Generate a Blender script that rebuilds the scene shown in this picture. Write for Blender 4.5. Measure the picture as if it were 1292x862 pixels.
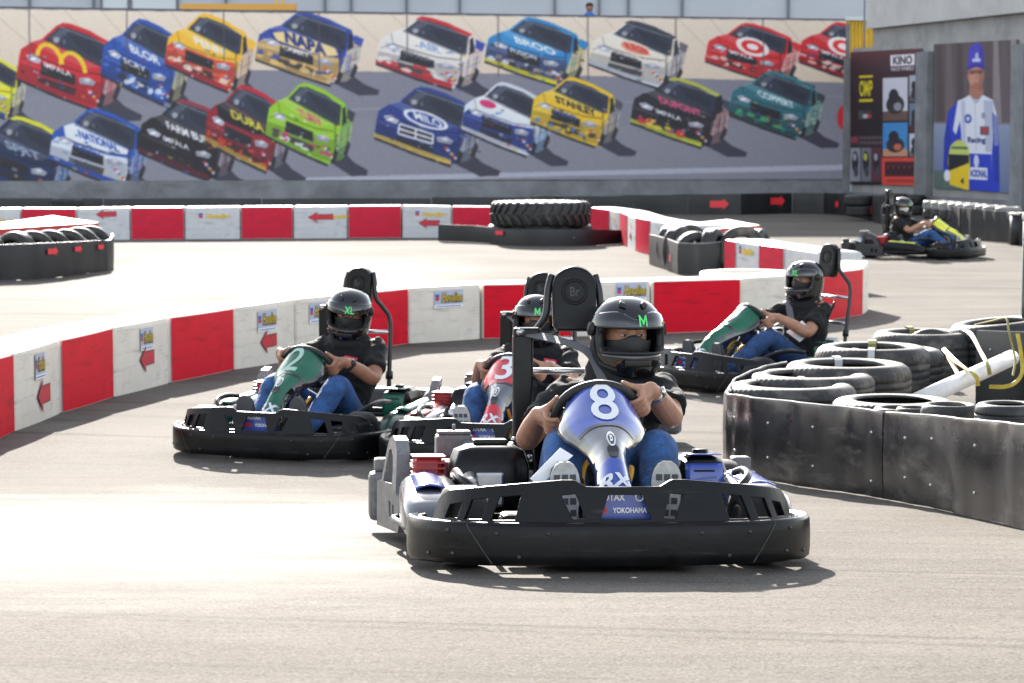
import bpy, bmesh, math, random
import numpy as np
from mathutils import Vector, Matrix
from mathutils.bvhtree import BVHTree
from mathutils import noise as mnoise

rnd = random.Random(7)
for o in list(bpy.data.objects):
    bpy.data.objects.remove(o)
SC = bpy.context.scene
COL = SC.collection
R = math.radians

# ------------------------------------------------------------------ camera, sky, sun, exposure
FPX, CX, CY, HOR, CAMH = 3000.0, 646.0, 431.0, 173.0, 1.73
PITCH = math.atan((CY - HOR) / FPX)
cam_d = bpy.data.cameras.new('camera')
cam = bpy.data.objects.new('camera', cam_d); COL.objects.link(cam)
cam.location = (0, 0, CAMH)
cam.rotation_euler = (math.pi / 2 - PITCH, 0, 0)
cam_d.sensor_width = 36.0
cam_d.lens = FPX / 1292.0 * 36.0
cam_d.clip_start, cam_d.clip_end = 0.1, 3000
cam_d.dof.use_dof = True
cam_d.dof.focus_distance = 8.1
cam_d.dof.aperture_fstop = 8.5
SC.camera = cam

SUN_EL, SUN_AZ = R(24), R(-9)            # low sun behind the track, a little to the left
w = bpy.data.worlds.new('World'); SC.world = w; w.use_nodes = True
nt = w.node_tree
sky = nt.nodes.new('ShaderNodeTexSky'); sky.sky_type = 'NISHITA'; sky.sun_disc = False
sky.sun_elevation = SUN_EL; sky.sun_rotation = SUN_AZ
sky.air_density, sky.dust_density, sky.ozone_density = 1.0, 1.0, 1.0
bg = nt.nodes['Background']; bg.inputs['Strength'].default_value = 0.11
hs = nt.nodes.new('ShaderNodeHueSaturation'); hs.inputs['Saturation'].default_value = .42      # thin white haze takes the blue out of the sky
nt.links.new(sky.outputs[0], hs.inputs['Color']); nt.links.new(hs.outputs[0], bg.inputs[0])
sun_d = bpy.data.lights.new('sun', 'SUN'); sun_d.energy = 5.0; sun_d.angle = R(0.6); sun_d.color = (1, .945, .87)
sun = bpy.data.objects.new('sun', sun_d); COL.objects.link(sun)
sv = Vector((math.sin(SUN_AZ) * math.cos(SUN_EL), math.cos(SUN_AZ) * math.cos(SUN_EL), math.sin(SUN_EL)))
sun.rotation_euler = sv.to_track_quat('Z', 'Y').to_euler()
sun.location = (0, 0, 30)
SC.view_settings.view_transform = 'Standard'; SC.view_settings.look = 'None'
SC.view_settings.gamma = 1.0; SC.view_settings.exposure = 2.0

# ------------------------------------------------------------------ picture <-> world
FW = Vector((0, math.cos(PITCH), -math.sin(PITCH))); UP = Vector((0, math.sin(PITCH), math.cos(PITCH)))
CAM = Vector((0, 0, CAMH))
def g(y):                                   # the lot rises gently towards the camera
    t = (11.7 - y) / .5
    sp = .5 * (math.log1p(math.exp(t)) if t < 30 else t)
    return .085 * min(sp, 8.5) if sp < 7.5 else .085 * (7.5 + 1.0 * math.tanh(sp - 7.5))
def ray(px, py): return FW + Vector((1, 0, 0)) * ((px - CX) / FPX) + UP * ((CY - py) / FPX)
def at_y(px, py, Y):
    d = ray(px, py); return CAM + d * (Y / d.y)
def ground(px, py):
    d = ray(px, py); lo, hi = 1.0, 400.0
    for _ in range(60):
        m = (lo + hi) / 2; p = CAM + d * m
        if p.z > g(p.y): lo = m
        else: hi = m
    return CAM + d * lo
def on_plane(px, py, P, N):
    d = ray(px, py); return CAM + d * ((P - CAM).dot(N) / d.dot(N))

# ------------------------------------------------------------------ materials
def lin(c):
    return tuple(((v / 255) / 12.92 if v / 255 <= .04045 else ((v / 255 + .055) / 1.055) ** 2.4) for v in c)
MATS = {}
def mat(name, col, rough=.5, metal=0., var=0., vs=6., bump=0., bs=120., coat=0., spec=.5, scuff=None, scale=(1, 1, 1), rvar=0.):
    if name in MATS: return MATS[name]
    m = bpy.data.materials.new(name); m.use_nodes = True; n = m.node_tree.nodes; L = m.node_tree.links
    b = n['Principled BSDF']
    b.inputs['Base Color'].default_value = (*col, 1); b.inputs['Roughness'].default_value = rough
    b.inputs['Metallic'].default_value = metal; b.inputs['Coat Weight'].default_value = coat
    b.inputs['Coat Roughness'].default_value = .06
    b.inputs['Specular IOR Level'].default_value = spec
    tc = n.new('ShaderNodeTexCoord'); mp = n.new('ShaderNodeMapping'); mp.inputs['Scale'].default_value = scale
    L.new(tc.outputs['Object'], mp.inputs[0])
    out = None
    if var or scuff or rvar:
        nz = n.new('ShaderNodeTexNoise'); nz.inputs['Scale'].default_value = vs; nz.inputs['Detail'].default_value = 6; nz.inputs['Roughness'].default_value = .65
        L.new(mp.outputs[0], nz.inputs[0])
        mx = n.new('ShaderNodeMix'); mx.data_type = 'RGBA'
        mr = n.new('ShaderNodeMapRange'); mr.inputs[1].default_value = .3; mr.inputs[2].default_value = .7
        L.new(nz.outputs[0], mr.inputs[0]); L.new(mr.outputs[0], mx.inputs[0])
        mx.inputs[6].default_value = (*[c * (1 - var) for c in col], 1); mx.inputs[7].default_value = (*[min(1, c * (1 + var)) for c in col], 1)
        out = mx.outputs[2]
        if rvar:
            mr2 = n.new('ShaderNodeMapRange'); mr2.inputs[1].default_value = .3; mr2.inputs[2].default_value = .7
            mr2.inputs[3].default_value = rough - rvar; mr2.inputs[4].default_value = rough + rvar
            L.new(nz.outputs[0], mr2.inputs[0]); L.new(mr2.outputs[0], b.inputs['Roughness'])
        if scuff:                              # (colour, threshold, scale vector, amount)
            sc, th, sv_, am = scuff
            m2 = n.new('ShaderNodeMapping'); m2.inputs['Scale'].default_value = sv_; L.new(tc.outputs['Object'], m2.inputs[0])
            n2 = n.new('ShaderNodeTexNoise'); n2.inputs['Scale'].default_value = 1; n2.inputs['Detail'].default_value = 8; n2.inputs['Roughness'].default_value = .7
            L.new(m2.outputs[0], n2.inputs[0])
            r2 = n.new('ShaderNodeMapRange'); r2.inputs[1].default_value = th; r2.inputs[2].default_value = th + .16; r2.inputs[4].default_value = am
            L.new(n2.outputs[0], r2.inputs[0])
            x2 = n.new('ShaderNodeMix'); x2.data_type = 'RGBA'; L.new(r2.outputs[0], x2.inputs[0]); L.new(out, x2.inputs[6]); x2.inputs[7].default_value = (*sc, 1)
            out = x2.outputs[2]
        L.new(out, b.inputs['Base Color'])
    if bump:
        n3 = n.new('ShaderNodeTexNoise'); n3.inputs['Scale'].default_value = bs; n3.inputs['Detail'].default_value = 4
        L.new(mp.outputs[0], n3.inputs[0])
        bp = n.new('ShaderNodeBump'); bp.inputs['Strength'].default_value = bump; bp.inputs['Distance'].default_value = .01
        L.new(n3.outputs[0], bp.inputs['Height']); L.new(bp.outputs[0], b.inputs['Normal'])
    MATS[name] = m
    return m

def M_(n): return MATS[n]
mat('bumper_plastic', (.0045, .0045, .005), .36, var=.3, vs=9, bump=.06, bs=60, spec=.22, scuff=((.075, .07, .066), .585, (2.5, 2.5, 34), .6), rvar=.1)
mat('black_plastic', (.005, .005, .006), .34, var=.25, vs=14, rvar=.1, spec=.25)
mat('grey_plastic', (.13, .13, .133), .5, var=.35, vs=18, bump=.2, bs=50, scuff=((.34, .33, .31), .57, (14, 14, 30), .6))
mat('black_metal', (.02, .02, .022), .35, metal=.2)
mat('steel', (.55, .55, .56), .28, metal=1., var=.2)
mat('engine_red', (.38, .015, .02), .35, var=.3)
mat('kart_rubber', (.012, .0115, .0115), .75, var=.3, vs=20)
mat('rim_metal', (.30, .30, .31), .35, metal=.9)
mat('cable_yellow', (.75, .38, .03), .5)
mat('belt_webbing', (.10, .10, .11), .6, bump=.2, bs=300)
mat('gloss_black', (.008, .008, .01), .08, coat=1.)
mat('helmet_black', (.005, .005, .006), .10, coat=.6)
mat('visor_black', (.006, .007, .010), .04, coat=.8)
mat('matte_black', (.012, .012, .013), .6)
mat('shirt_black', (.006, .006, .007), .92, var=.3, vs=14, bump=.5, bs=22)
mat('balaclava', (.007, .007, .009), .9, bump=.5, bs=40)
mat('denim', (.020, .075, .21), .85, var=.6, vs=11, bump=.8, bs=24, scuff=((.10, .20, .38), .60, (9, 9, 14), .5))
mat('denim_dark', (.02, .055, .15), .85, var=.45, vs=16, bump=.5, bs=26)
mat('skin_tan', (.37, .185, .115), .5, var=.2, vs=30, bump=.15, bs=120)
mat('skin_brown', (.30, .14, .08), .48, var=.12, vs=20, bump=.08, bs=150)
mat('eye_white', (.34, .32, .31), .3); mat('eye_dark', (.02, .012, .01), .2)
mat('hair_dark', (.012, .009, .008), .7)
mat('shoe_dark', (.03, .03, .035), .7); mat('sole_pale', (.42, .42, .40), .7, var=.25, vs=40); mat('sole_dark', (.07, .07, .075), .8)
mat('paper', (.78, .78, .80), .7)
mat('green_glow_paint', (.10, .75, .18), .4); mat('white_paint', (.80, .80, .80), .4); mat('badge_red', (.6, .02, .06), .5)
mat('blue_paint', (.045, .085, .36), .25, coat=.6, var=.2, vs=9); mat('green_paint', (.008, .11, .062), .34, coat=.12, var=.2, vs=9)
mat('red_paint', (.55, .025, .04), .3, coat=.35, var=.2, vs=9); mat('yellow_paint', (.72, .72, .03), .2, coat=.9, var=.2, vs=9)
mat('silver_paint', (.13, .135, .15), .26, metal=.45, coat=.45, var=.15, vs=12)
mat('number_white', (.66, .68, .70), .35); mat('number_pale', (.34, .50, .43), .3); mat('dark_guard', (.03, .03, .032), .5)
mat('dark_green_plastic', (.012, .05, .035), .3, coat=.4)

# ------------------------------------------------------------------ mesh builder
class MB:
    def __init__(s): s.v = []; s.f = []; s.mi = []; s.sm = []
    def add(s, vs, fs, mi=0, smooth=False):
        o = len(s.v); s.v += [tuple(v) for v in vs]
        for f in fs: s.f.append([i + o for i in f]); s.mi.append(mi); s.sm.append(smooth)
        return s
    def box(s, c, d, rot=None, mi=0, bev=0.):
        bm = bmesh.new(); bmesh.ops.create_cube(bm, size=1)
        for v in bm.verts: v.co = Vector((v.co.x * d[0], v.co.y * d[1], v.co.z * d[2]))
        if bev: bmesh.ops.bevel(bm, geom=list(bm.edges), offset=min(bev, min(d) * .45), segments=2, profile=.5, affect='EDGES')
        M = Matrix.Translation(Vector(c)) @ (rot.to_4x4() if rot is not None else Matrix())
        bm.verts.ensure_lookup_table()
        s.add([M @ v.co for v in bm.verts], [[v.index for v in f.verts] for f in bm.faces], mi, False); bm.free(); return s
    def rings(s, rings, mi=0, smooth=True, closed=True, cap=True, loop=False):
        n = len(rings[0]); o = [p for r in rings for p in r]; fs = []
        m = len(rings)
        for i in range(m if loop else m - 1):
            i2 = (i + 1) % m
            for j in range(n if closed else n - 1):
                j2 = (j + 1) % n; fs.append([i * n + j, i * n + j2, i2 * n + j2, i2 * n + j])
        if cap and closed and not loop:
            fs.append(list(range(n))[::-1]); fs.append([(m - 1) * n + j for j in range(n)])
        return s.add(o, fs, mi, smooth)
    def tube(s, path, r, n=10, mi=0, cap=True, smooth=True, loop=False):
        path = [Vector(p) for p in path]; m = len(path); rr = r if isinstance(r, (list, tuple)) else [r] * m
        rings = []; prev = None
        for i, p in enumerate(path):
            if loop: t = path[(i + 1) % m] - path[i - 1]
            else: t = path[min(i + 1, m - 1)] - path[max(i - 1, 0)]
            t.normalize()
            if prev is None:
                a = Vector((0, 0, 1)) if abs(t.z) < .9 else Vector((1, 0, 0)); x = t.cross(a).normalized()
            else:
                x = prev - t * prev.dot(t)
                x = x.normalized() if x.length > 1e-6 else t.orthogonal().normalized()
            prev = x; y = t.cross(x)
            rings.append([p + (x * math.cos(2 * math.pi * k / n) + y * math.sin(2 * math.pi * k / n)) * rr[i] for k in range(n)])
        return s.rings(rings, mi, smooth, True, cap, loop)
    def cyl(s, a, b, r, n=16, mi=0, r2=None): return s.tube([a, b], [r, r if r2 is None else r2], n, mi)
    def sph(s, c, d, rot=None, n=14, mi=0, half=None):
        c = Vector(c); d = (d, d, d) if not hasattr(d, '__len__') else d
        rings = []
        for i in range(1, n):
            th = math.pi * i / n
            ring = []
            for k in range(2 * n):
                ph = math.pi * k / n
                p = Vector((math.sin(th) * math.cos(ph) * d[0], math.sin(th) * math.sin(ph) * d[1], math.cos(th) * d[2]))
                if rot is not None: p = rot @ p
                ring.append(c + p)
            rings.append(ring)
        t, b = Vector((0, 0, d[2])), Vector((0, 0, -d[2]))
        if rot is not None: t, b = rot @ t, rot @ b
        vs = [p for r_ in rings for p in r_] + [c + t, c + b]; N = 2 * n; fs = []
        for i in range(len(rings) - 1):
            for k in range(N): fs.append([i * N + k, (i + 1) * N + k, (i + 1) * N + (k + 1) % N, i * N + (k + 1) % N])
        T = len(vs) - 2
        for k in range(N):
            fs.append([T, k, (k + 1) % N]); fs.append([T + 1, (len(rings) - 1) * N + (k + 1) % N, (len(rings) - 1) * N + k])
        return s.add(vs, fs, mi, True)
    def revolve(s, prof, n=48, M=None, mi=0, wob=None, closed=True):
        rings = []
        for k in range(n):
            a = 2 * math.pi * k / n
            ring = []
            for j, (r, z) in enumerate(prof):
                q = wob(k, j) if wob else 1.
                p = Vector((r * q * math.cos(a), r * q * math.sin(a), z)); ring.append(M @ p if M else p)
            rings.append(ring)
        return s.rings(rings, mi, True, closed, False, True)
    def grid(s, fn, nu, nv, mi=0, smooth=True, mifn=None):
        vs = [fn(i / nu, j / nv) for i in range(nu + 1) for j in range(nv + 1)]
        o = len(s.v); s.v += [tuple(v) for v in vs]
        for i in range(nu):
            for j in range(nv):
                k = i * (nv + 1) + j
                s.f.append([o + k, o + k + nv + 1, o + k + nv + 2, o + k + 1]); s.sm.append(smooth)
                s.mi.append(mifn((i + .5) / nu, (j + .5) / nv) if mifn else mi)
        return s
    def plate(s, u0, u1, top, bot, holes, mp, nu=40, mi=0):
        """strip between bot(u) and top(u) with polygon holes; mp(u,v,side) -> point; side 0 front / 1 back"""
        br = {u0, u1} | {u0 + (u1 - u0) * i / nu for i in range(nu + 1)}
        for h in holes: br |= {p[0] for p in h}
        br = sorted(b for b in br if u0 <= b <= u1)
        def spans(ua, ub):
            um = (ua + ub) / 2; cuts = []
            for h in holes:
                ys = []
                for k in range(len(h)):
                    a, b = h[k], h[(k + 1) % len(h)]
                    if (a[0] - um) * (b[0] - um) < 0:
                        f = lambda u, a=a, b=b: a[1] + (b[1] - a[1]) * (u - a[0]) / (b[0] - a[0])
                        ys.append((f(um), f))
                ys.sort(key=lambda t: t[0])
                for k in range(0, len(ys) - 1, 2): cuts.append((ys[k][0], ys[k][1], ys[k + 1][1]))
            cuts.sort(key=lambda t: t[0]); out = []; lo = bot
            for _, a, b in cuts: out.append((lo, a)); lo = b
            out.append((lo, top)); return out
        for ua, ub in zip(br, br[1:]):
            if ub - ua < 1e-6: continue
            for lo, hi in spans(ua, ub):
                q = [(ua, lo(ua)), (ub, lo(ub)), (ub, hi(ub)), (ua, hi(ua))]
                vs = [mp(u, v, 0) for u, v in q] + [mp(u, v, 1) for u, v in q]
                fs = [[0, 1, 2, 3], [7, 6, 5, 4], [0, 4, 5, 1], [3, 2, 6, 7]]
                if abs(ua - u0) < 1e-6: fs.append([0, 3, 7, 4])
                if abs(ub - u1) < 1e-6: fs.append([1, 5, 6, 2])
                s.add(vs, fs, mi)
        return s
    def mesh(s, name, mats):
        me = bpy.data.meshes.new(name); me.from_pydata(s.v, [], s.f)
        for m in mats: me.materials.append(M_(m) if isinstance(m, str) else m)
        if me.polygons:
            me.polygons.foreach_set('material_index', s.mi); me.polygons.foreach_set('use_smooth', s.sm)
        me.update(); return me
    def obj(s, name, mats, parent=None):
        if isinstance(mats, str) or not isinstance(mats, (list, tuple)): mats = [mats]
        return link(name, s.mesh(name, mats), parent)

def link(name, me, parent=None):
    o = bpy.data.objects.new(name, me); COL.objects.link(o)
    if parent: o.parent = parent
    return o
def tag(o, label=None, cat=None, group=None, kind=None):
    for k, v in (('label', label), ('category', cat), ('group', group), ('kind', kind)):
        if v: o[k] = v
    return o
def thing(name, label, cat, M=None, group=None):
    o = bpy.data.objects.new(name, None); COL.objects.link(o); o.empty_display_size = .1
    if M is not None: o.matrix_world = M
    return tag(o, label, cat, group)
CACHE = {}
def part(name, key, build, mats, parent, solid=0., bev=0., sub=0):
    """a child mesh; its mesh data is shared by every copy that has the same key"""
    if isinstance(mats, str): mats = [mats]
    k = (key, tuple(mats))
    if k not in CACHE:
        mb = MB(); build(mb); CACHE[k] = mb.mesh(name, mats)
    o = link(name, CACHE[k], parent)
    if solid:
        md = o.modifiers.new('s', 'SOLIDIFY'); md.thickness = solid; md.offset = -1
    if bev:
        md = o.modifiers.new('b', 'BEVEL'); md.width = bev; md.segments = 2; md.limit_method = 'ANGLE'; md.angle_limit = R(40)
    return o
def applied(mb, mods, name, mats):
    o = mb.obj(name, mats)
    for t, kw in mods:
        md = o.modifiers.new(t, t)
        for k, v in kw.items(): setattr(md, k, v)
    dg = bpy.context.evaluated_depsgraph_get(); dg.update()
    me = bpy.data.meshes.new_from_object(o.evaluated_get(dg)); old = o.data
    bpy.data.objects.remove(o); bpy.data.meshes.remove(old)
    me.materials.clear()
    for m in mats: me.materials.append(M_(m) if isinstance(m, str) else m)
    me.polygons.foreach_set('use_smooth', [True] * len(me.polygons))
    return me
def crom(pts, n=8):
    pts = [Vector(p) for p in pts]; P = [pts[0] * 2 - pts[1]] + pts + [pts[-1] * 2 - pts[-2]]; out = []
    for i in range(1, len(P) - 2):
        for k in range(n):
            t = k / n; a, b, c, d = P[i - 1:i + 3]
            out.append(.5 * ((2 * b) + (c - a) * t + (2 * a - 5 * b + 4 * c - d) * t * t + (3 * b - 3 * c + d - a) * t ** 3))
    return out + [pts[-1]]
TXT = {}
def text2d(s, bold=.02):
    """the string as flat triangles, centred, cap height about 1"""
    if (s, bold) not in TXT:
        c = bpy.data.curves.new('t', 'FONT'); c.body = s; c.offset = bold; c.resolution_u = 4; c.size = 1.4
        o = bpy.data.objects.new('t', c); COL.objects.link(o)
        dg = bpy.context.evaluated_depsgraph_get(); dg.update()
        me = bpy.data.meshes.new_from_object(o.evaluated_get(dg)); me.calc_loop_triangles()
        v = np.array([x.co[:2] for x in me.vertices]).reshape(-1, 2); t = [tuple(x.vertices) for x in me.loop_triangles]
        bpy.data.objects.remove(o); bpy.data.meshes.remove(me); bpy.data.curves.remove(c)
        lo, hi = v.min(0), v.max(0); v = v - np.array([(lo[0] + hi[0]) / 2, lo[1]]); TXT[(s, bold)] = (v, t, (hi - lo))
    return TXT[(s, bold)]
def put_text(mb, s, width, height, mp, mi=0, bold=.03, shear=0., fine=0):
    v, t, d = text2d(s, bold)
    v = [tuple(q) for q in v]; t = [tuple(q) for q in t]
    for _ in range(fine):                       # finer triangles, so that the letters follow a curved surface
        t2 = []
        for a, b, c in t:
            k = len(v); v += [tuple((v[i][j] + v[q][j]) / 2 for j in (0, 1)) for i, q in ((a, b), (b, c), (c, a))]
            t2 += [(a, k, k + 2), (k, b, k + 1), (k + 2, k + 1, c), (k, k + 1, k + 2)]
        t = t2
    mb.add([mp(x / d[0] * width + shear * (y / d[1] - .5) * height, (y / d[1] - .5) * height) for x, y in v], t, mi)
# ------------------------------------------------------------------ ground
def ground_material():
    m = bpy.data.materials.new('worn_asphalt'); m.use_nodes = True; n = m.node_tree.nodes; L = m.node_tree.links
    b = n['Principled BSDF']; tc = n.new('ShaderNodeTexCoord')
    def noise(sc, det=5, ro=.6, vec=None, dist=0.):
        mp = n.new('ShaderNodeMapping'); mp.inputs['Scale'].default_value = sc; L.new(vec or tc.outputs['Object'], mp.inputs[0])
        x = n.new('ShaderNodeTexNoise'); x.inputs['Scale'].default_value = 1; x.inputs['Detail'].default_value = det
        x.inputs['Roughness'].default_value = ro; x.inputs['Distortion'].default_value = dist; L.new(mp.outputs[0], x.inputs[0]); return x.outputs[0]
    def rng(v, a, b_, c=0., d=1.):
        r = n.new('ShaderNodeMapRange'); L.new(v, r.inputs[0])
        for i, q in enumerate((a, b_, c, d)): r.inputs[i + 1].default_value = q
        return r.outputs[0]
    def mixc(f, a, b_):
        x = n.new('ShaderNodeMix'); x.data_type = 'RGBA'; L.new(f, x.inputs[0])
        for i, q in ((6, a), (7, b_)):
            if isinstance(q, tuple): x.inputs[i].default_value = (*q, 1)
            else: L.new(q, x.inputs[i])
        return x.outputs[2]
    def op(o, a, b_):
        x = n.new('ShaderNodeMath'); x.operation = o
        for i, q in ((0, a), (1, b_)):
            if isinstance(q, (int, float)): x.inputs[i].default_value = q
            else: L.new(q, x.inputs[i])
        return x.outputs[0]
    broad = noise((.35, .5, 1), 6, .65); streak = noise((.25, 3.2, 1), 6, .7, dist=.6); grain = noise((110, 110, 110), 5, .75); mid = noise((28, 45, 30), 6, .75)
    c = mixc(rng(broad, .35, .65), (.122, .110, .096), (.182, .166, .147))
    c = mixc(rng(streak, .46, .68, 0, .6), c, (.075, .069, .062))
    c = mixc(rng(mid, .52, .66, 0, .6), c, (.055, .050, .045))
    c = mixc(rng(grain, .53, .63, 0, .6), c, (.24, .226, .21))
    c = mixc(rng(grain, .47, .36, 0, .65), c, (.03, .028, .026))
    rm = n.new('ShaderNodeMapping'); rm.inputs['Rotation'].default_value = (0, 0, R(14)); L.new(tc.outputs['Object'], rm.inputs[0])
    rub = noise((.10, 5.5, 1), 5, .6, vec=rm.outputs[0], dist=.3); c = mixc(op('MULTIPLY', rng(rub, .57, .68, 0, .5), rng(mid, .35, .6, .4, 1.)), c, (.05, .046, .042))   # rubber laid down by the karts
    # sun glare painted into the colour as pale, smoother patches: position, ragged rim
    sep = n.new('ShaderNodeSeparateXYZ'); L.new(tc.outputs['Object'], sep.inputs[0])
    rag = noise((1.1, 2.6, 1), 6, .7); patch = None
    for (cx, cy, rx, ry, k) in GLARE_PATCHES:
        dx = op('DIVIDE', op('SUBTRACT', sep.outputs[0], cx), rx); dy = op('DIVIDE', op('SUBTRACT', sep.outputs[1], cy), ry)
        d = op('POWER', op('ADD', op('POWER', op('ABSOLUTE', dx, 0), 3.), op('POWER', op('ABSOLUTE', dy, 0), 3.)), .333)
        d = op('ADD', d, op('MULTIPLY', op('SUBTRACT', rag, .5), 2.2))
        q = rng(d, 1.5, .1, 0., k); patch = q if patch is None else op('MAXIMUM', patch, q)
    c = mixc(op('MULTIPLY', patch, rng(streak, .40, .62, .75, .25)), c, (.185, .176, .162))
    L.new(c, b.inputs['Base Color'])
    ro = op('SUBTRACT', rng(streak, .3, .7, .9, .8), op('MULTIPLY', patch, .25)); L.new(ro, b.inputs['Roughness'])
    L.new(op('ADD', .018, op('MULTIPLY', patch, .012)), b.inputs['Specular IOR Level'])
    bp = n.new('ShaderNodeBump'); bp.inputs['Strength'].default_value = .5; bp.inputs['Distance'].default_value = .004
    L.new(op('ADD', grain, op('MULTIPLY', mid, 1.5)), bp.inputs['Height']); L.new(bp.outputs[0], b.inputs['Normal'])
    return m
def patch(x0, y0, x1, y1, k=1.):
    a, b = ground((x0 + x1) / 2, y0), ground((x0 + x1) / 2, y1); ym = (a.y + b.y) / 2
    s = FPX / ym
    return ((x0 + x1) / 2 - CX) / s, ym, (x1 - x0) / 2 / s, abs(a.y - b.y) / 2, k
GLARE_PATCHES = [patch(-330, 632, 700, 744, .6), patch(150, 328, 540, 372, .4)]
ys = [-14 + i * .5 for i in range(64)] + [18 + 2 * i for i in range(30)] + [80, 100, 140, 200, 300, 450]
mb = MB(); xs = [-260, -120, -60, -30, -15, -8, -4, 0, 4, 8, 15, 30, 60, 120, 260]
mb.grid(lambda u, v: (xs[round(u * (len(xs) - 1))], ys[round(v * (len(ys) - 1))], g(ys[round(v * (len(ys) - 1))])), len(xs) - 1, len(ys) - 1)
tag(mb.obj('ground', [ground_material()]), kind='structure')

# ------------------------------------------------------------------ printed canvases
class Canvas:
    """a printed banner, rasterised from flat shapes; becomes a colour attribute on a fine sheet"""
    def __init__(s, x0, y0, x1, y1, res=1., ss=2):
        s.x0, s.y0, s.res, s.ss = x0, y0, res, ss
        s.w, s.h = int((x1 - x0) * res), int((y1 - y0) * res); s.a = np.zeros((s.h * ss, s.w * ss, 3))
    def poly(s, pts, col, al=1.):
        k = s.res * s.ss; P = [((x - s.x0) * k, (y - s.y0) * k) for x, y in pts]
        xa = max(0, int(min(p[0] for p in P))); xb = min(s.w * s.ss, int(max(p[0] for p in P)) + 2)
        ya = max(0, int(min(p[1] for p in P))); yb = min(s.h * s.ss, int(max(p[1] for p in P)) + 2)
        if xa >= xb or ya >= yb: return
        X = np.arange(xa, xb)[None, :] + .5; Y = np.arange(ya, yb)[:, None] + .5; ins = np.zeros((yb - ya, xb - xa), bool)
        for (ax, ay), (bx, by) in zip(P, P[1:] + P[:1]):
            if ay == by: continue
            ins ^= ((ay > Y) != (by > Y)) & (X < (bx - ax) * (Y - ay) / (by - ay) + ax)
        sub = s.a[ya:yb, xa:xb]; sub[ins] = sub[ins] * (1 - al) + np.array(col) / 255. * al
    def rect(s, x0, y0, x1, y1, c, al=1.): s.poly([(x0, y0), (x1, y0), (x1, y1), (x0, y1)], c, al)
    def ell(s, cx, cy, a, b, c, rot=0., al=1.):
        s.poly([(cx + a * math.cos(t) * math.cos(rot) - b * math.sin(t) * math.sin(rot), cy + a * math.cos(t) * math.sin(rot) + b * math.sin(t) * math.cos(rot))
                for t in [2 * math.pi * i / 28 for i in range(28)]], c, al)
    def line(s, a, b, wd, c, al=1.):
        d = Vector((b[0] - a[0], b[1] - a[1])).normalized(); n = (-d.y * wd / 2, d.x * wd / 2)
        s.poly([(a[0] + n[0], a[1] + n[1]), (b[0] + n[0], b[1] + n[1]), (b[0] - n[0], b[1] - n[1]), (a[0] - n[0], a[1] - n[1])], c, al)
    def text(s, st, o, du, dv, c, bold=.04):
        """text centred on o, du = whole width vector, dv = height vector (up)"""
        v, t, d = text2d(st, bold)
        P = [(o[0] + du[0] * x / d[0] + dv[0] * (y / d[1] - .5), o[1] + du[1] * x / d[0] + dv[1] * (y / d[1] - .5)) for x, y in v]
        for q in t: s.poly([P[i] for i in q], c)
    def grad(s, y0, y1, c0, c1):
        a, b = int((y0 - s.y0) * s.res * s.ss), int((y1 - s.y0) * s.res * s.ss); a, b = max(a, 0), min(b, s.a.shape[0])
        t = np.linspace(0, 1, b - a)[:, None, None]; s.a[a:b] = (np.array(c0) * (1 - t) + np.array(c1) * t) / 255.
    def sheet(s, name, p3, thick, back, parent=None, gain=1., grain=.014):
        for _ in range(0 if name == 'mural_banner' else 5):
            s.a[:, 1:-1] = (s.a[:, :-2] + s.a[:, 1:-1] * 2 + s.a[:, 2:]) / 4; s.a[1:-1] = (s.a[:-2] + s.a[1:-1] * 2 + s.a[2:]) / 4
        k = s.ss; im = s.a.reshape(s.h, k, s.w, k, 3).mean((1, 3))
        rs = np.random.RandomState(3); im = np.clip(im + rs.normal(0, grain, im.shape[:2])[..., None], 0, 1)
        L_ = np.where(im <= .04045, im / 12.92, ((im + .055) / 1.055) ** 2.4) * gain
        nu, nv = s.w - 1, s.h - 1
        c00, c10, c01, c11 = [np.array(q) for q in p3]        # top left, top right, bottom left, bottom right
        t = np.linspace(0, 1, s.w); za, zb = c00[1], c10[1]; U = ((t / zb) / ((1 - t) / za + t / zb))[None, :, None]; V = np.linspace(0, 1, s.h)[:, None, None]
        P = (c00 * (1 - U) + c10 * U) * (1 - V) + (c01 * (1 - U) + c11 * U) * V
        nv_ = s.w * s.h; idx = np.arange(nv_).reshape(s.h, s.w)
        F = np.stack([idx[1:, :-1], idx[1:, 1:], idx[:-1, 1:], idx[:-1, :-1]], -1).reshape(-1, 4)
        bk = [c + np.array(thick) for c in (c00, c10, c11, c01)]
        me = bpy.data.meshes.new(name)
        co = np.concatenate([P.reshape(-1, 3), np.array(bk)]); o = nv_
        cn = [idx[0, 0], idx[0, -1], idx[-1, -1], idx[-1, 0]]
        ex = [[o, o + 1, o + 2, o + 3]] + [[int(cn[i]), int(cn[(i + 1) % 4]), o + (i + 1) % 4, o + i] for i in range(4)]
        FF = np.concatenate([F, np.array(ex)])
        me.vertices.add(len(co)); me.vertices.foreach_set('co', co.ravel()); nf = len(FF)
        me.loops.add(nf * 4); me.loops.foreach_set('vertex_index', FF.ravel().astype(np.int32))
        me.polygons.add(nf); me.polygons.foreach_set('loop_start', np.arange(0, nf * 4, 4, dtype=np.int32))
        me.update(calc_edges=True); me.validate()
        at = me.color_attributes.new('Col', 'FLOAT_COLOR', 'POINT')
        cc = np.ones((len(co), 4)); cc[:nv_, :3] = L_.reshape(-1, 3); cc[nv_:, :3] = .3
        at.data.foreach_set('color', cc.ravel())
        me.materials.append(PRINT)
        return link(name, me, parent)
PRINT = bpy.data.materials.new('printed_vinyl'); PRINT.use_nodes = True
_n = PRINT.node_tree.nodes.new('ShaderNodeAttribute'); _n.attribute_name = 'Col'
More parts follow.
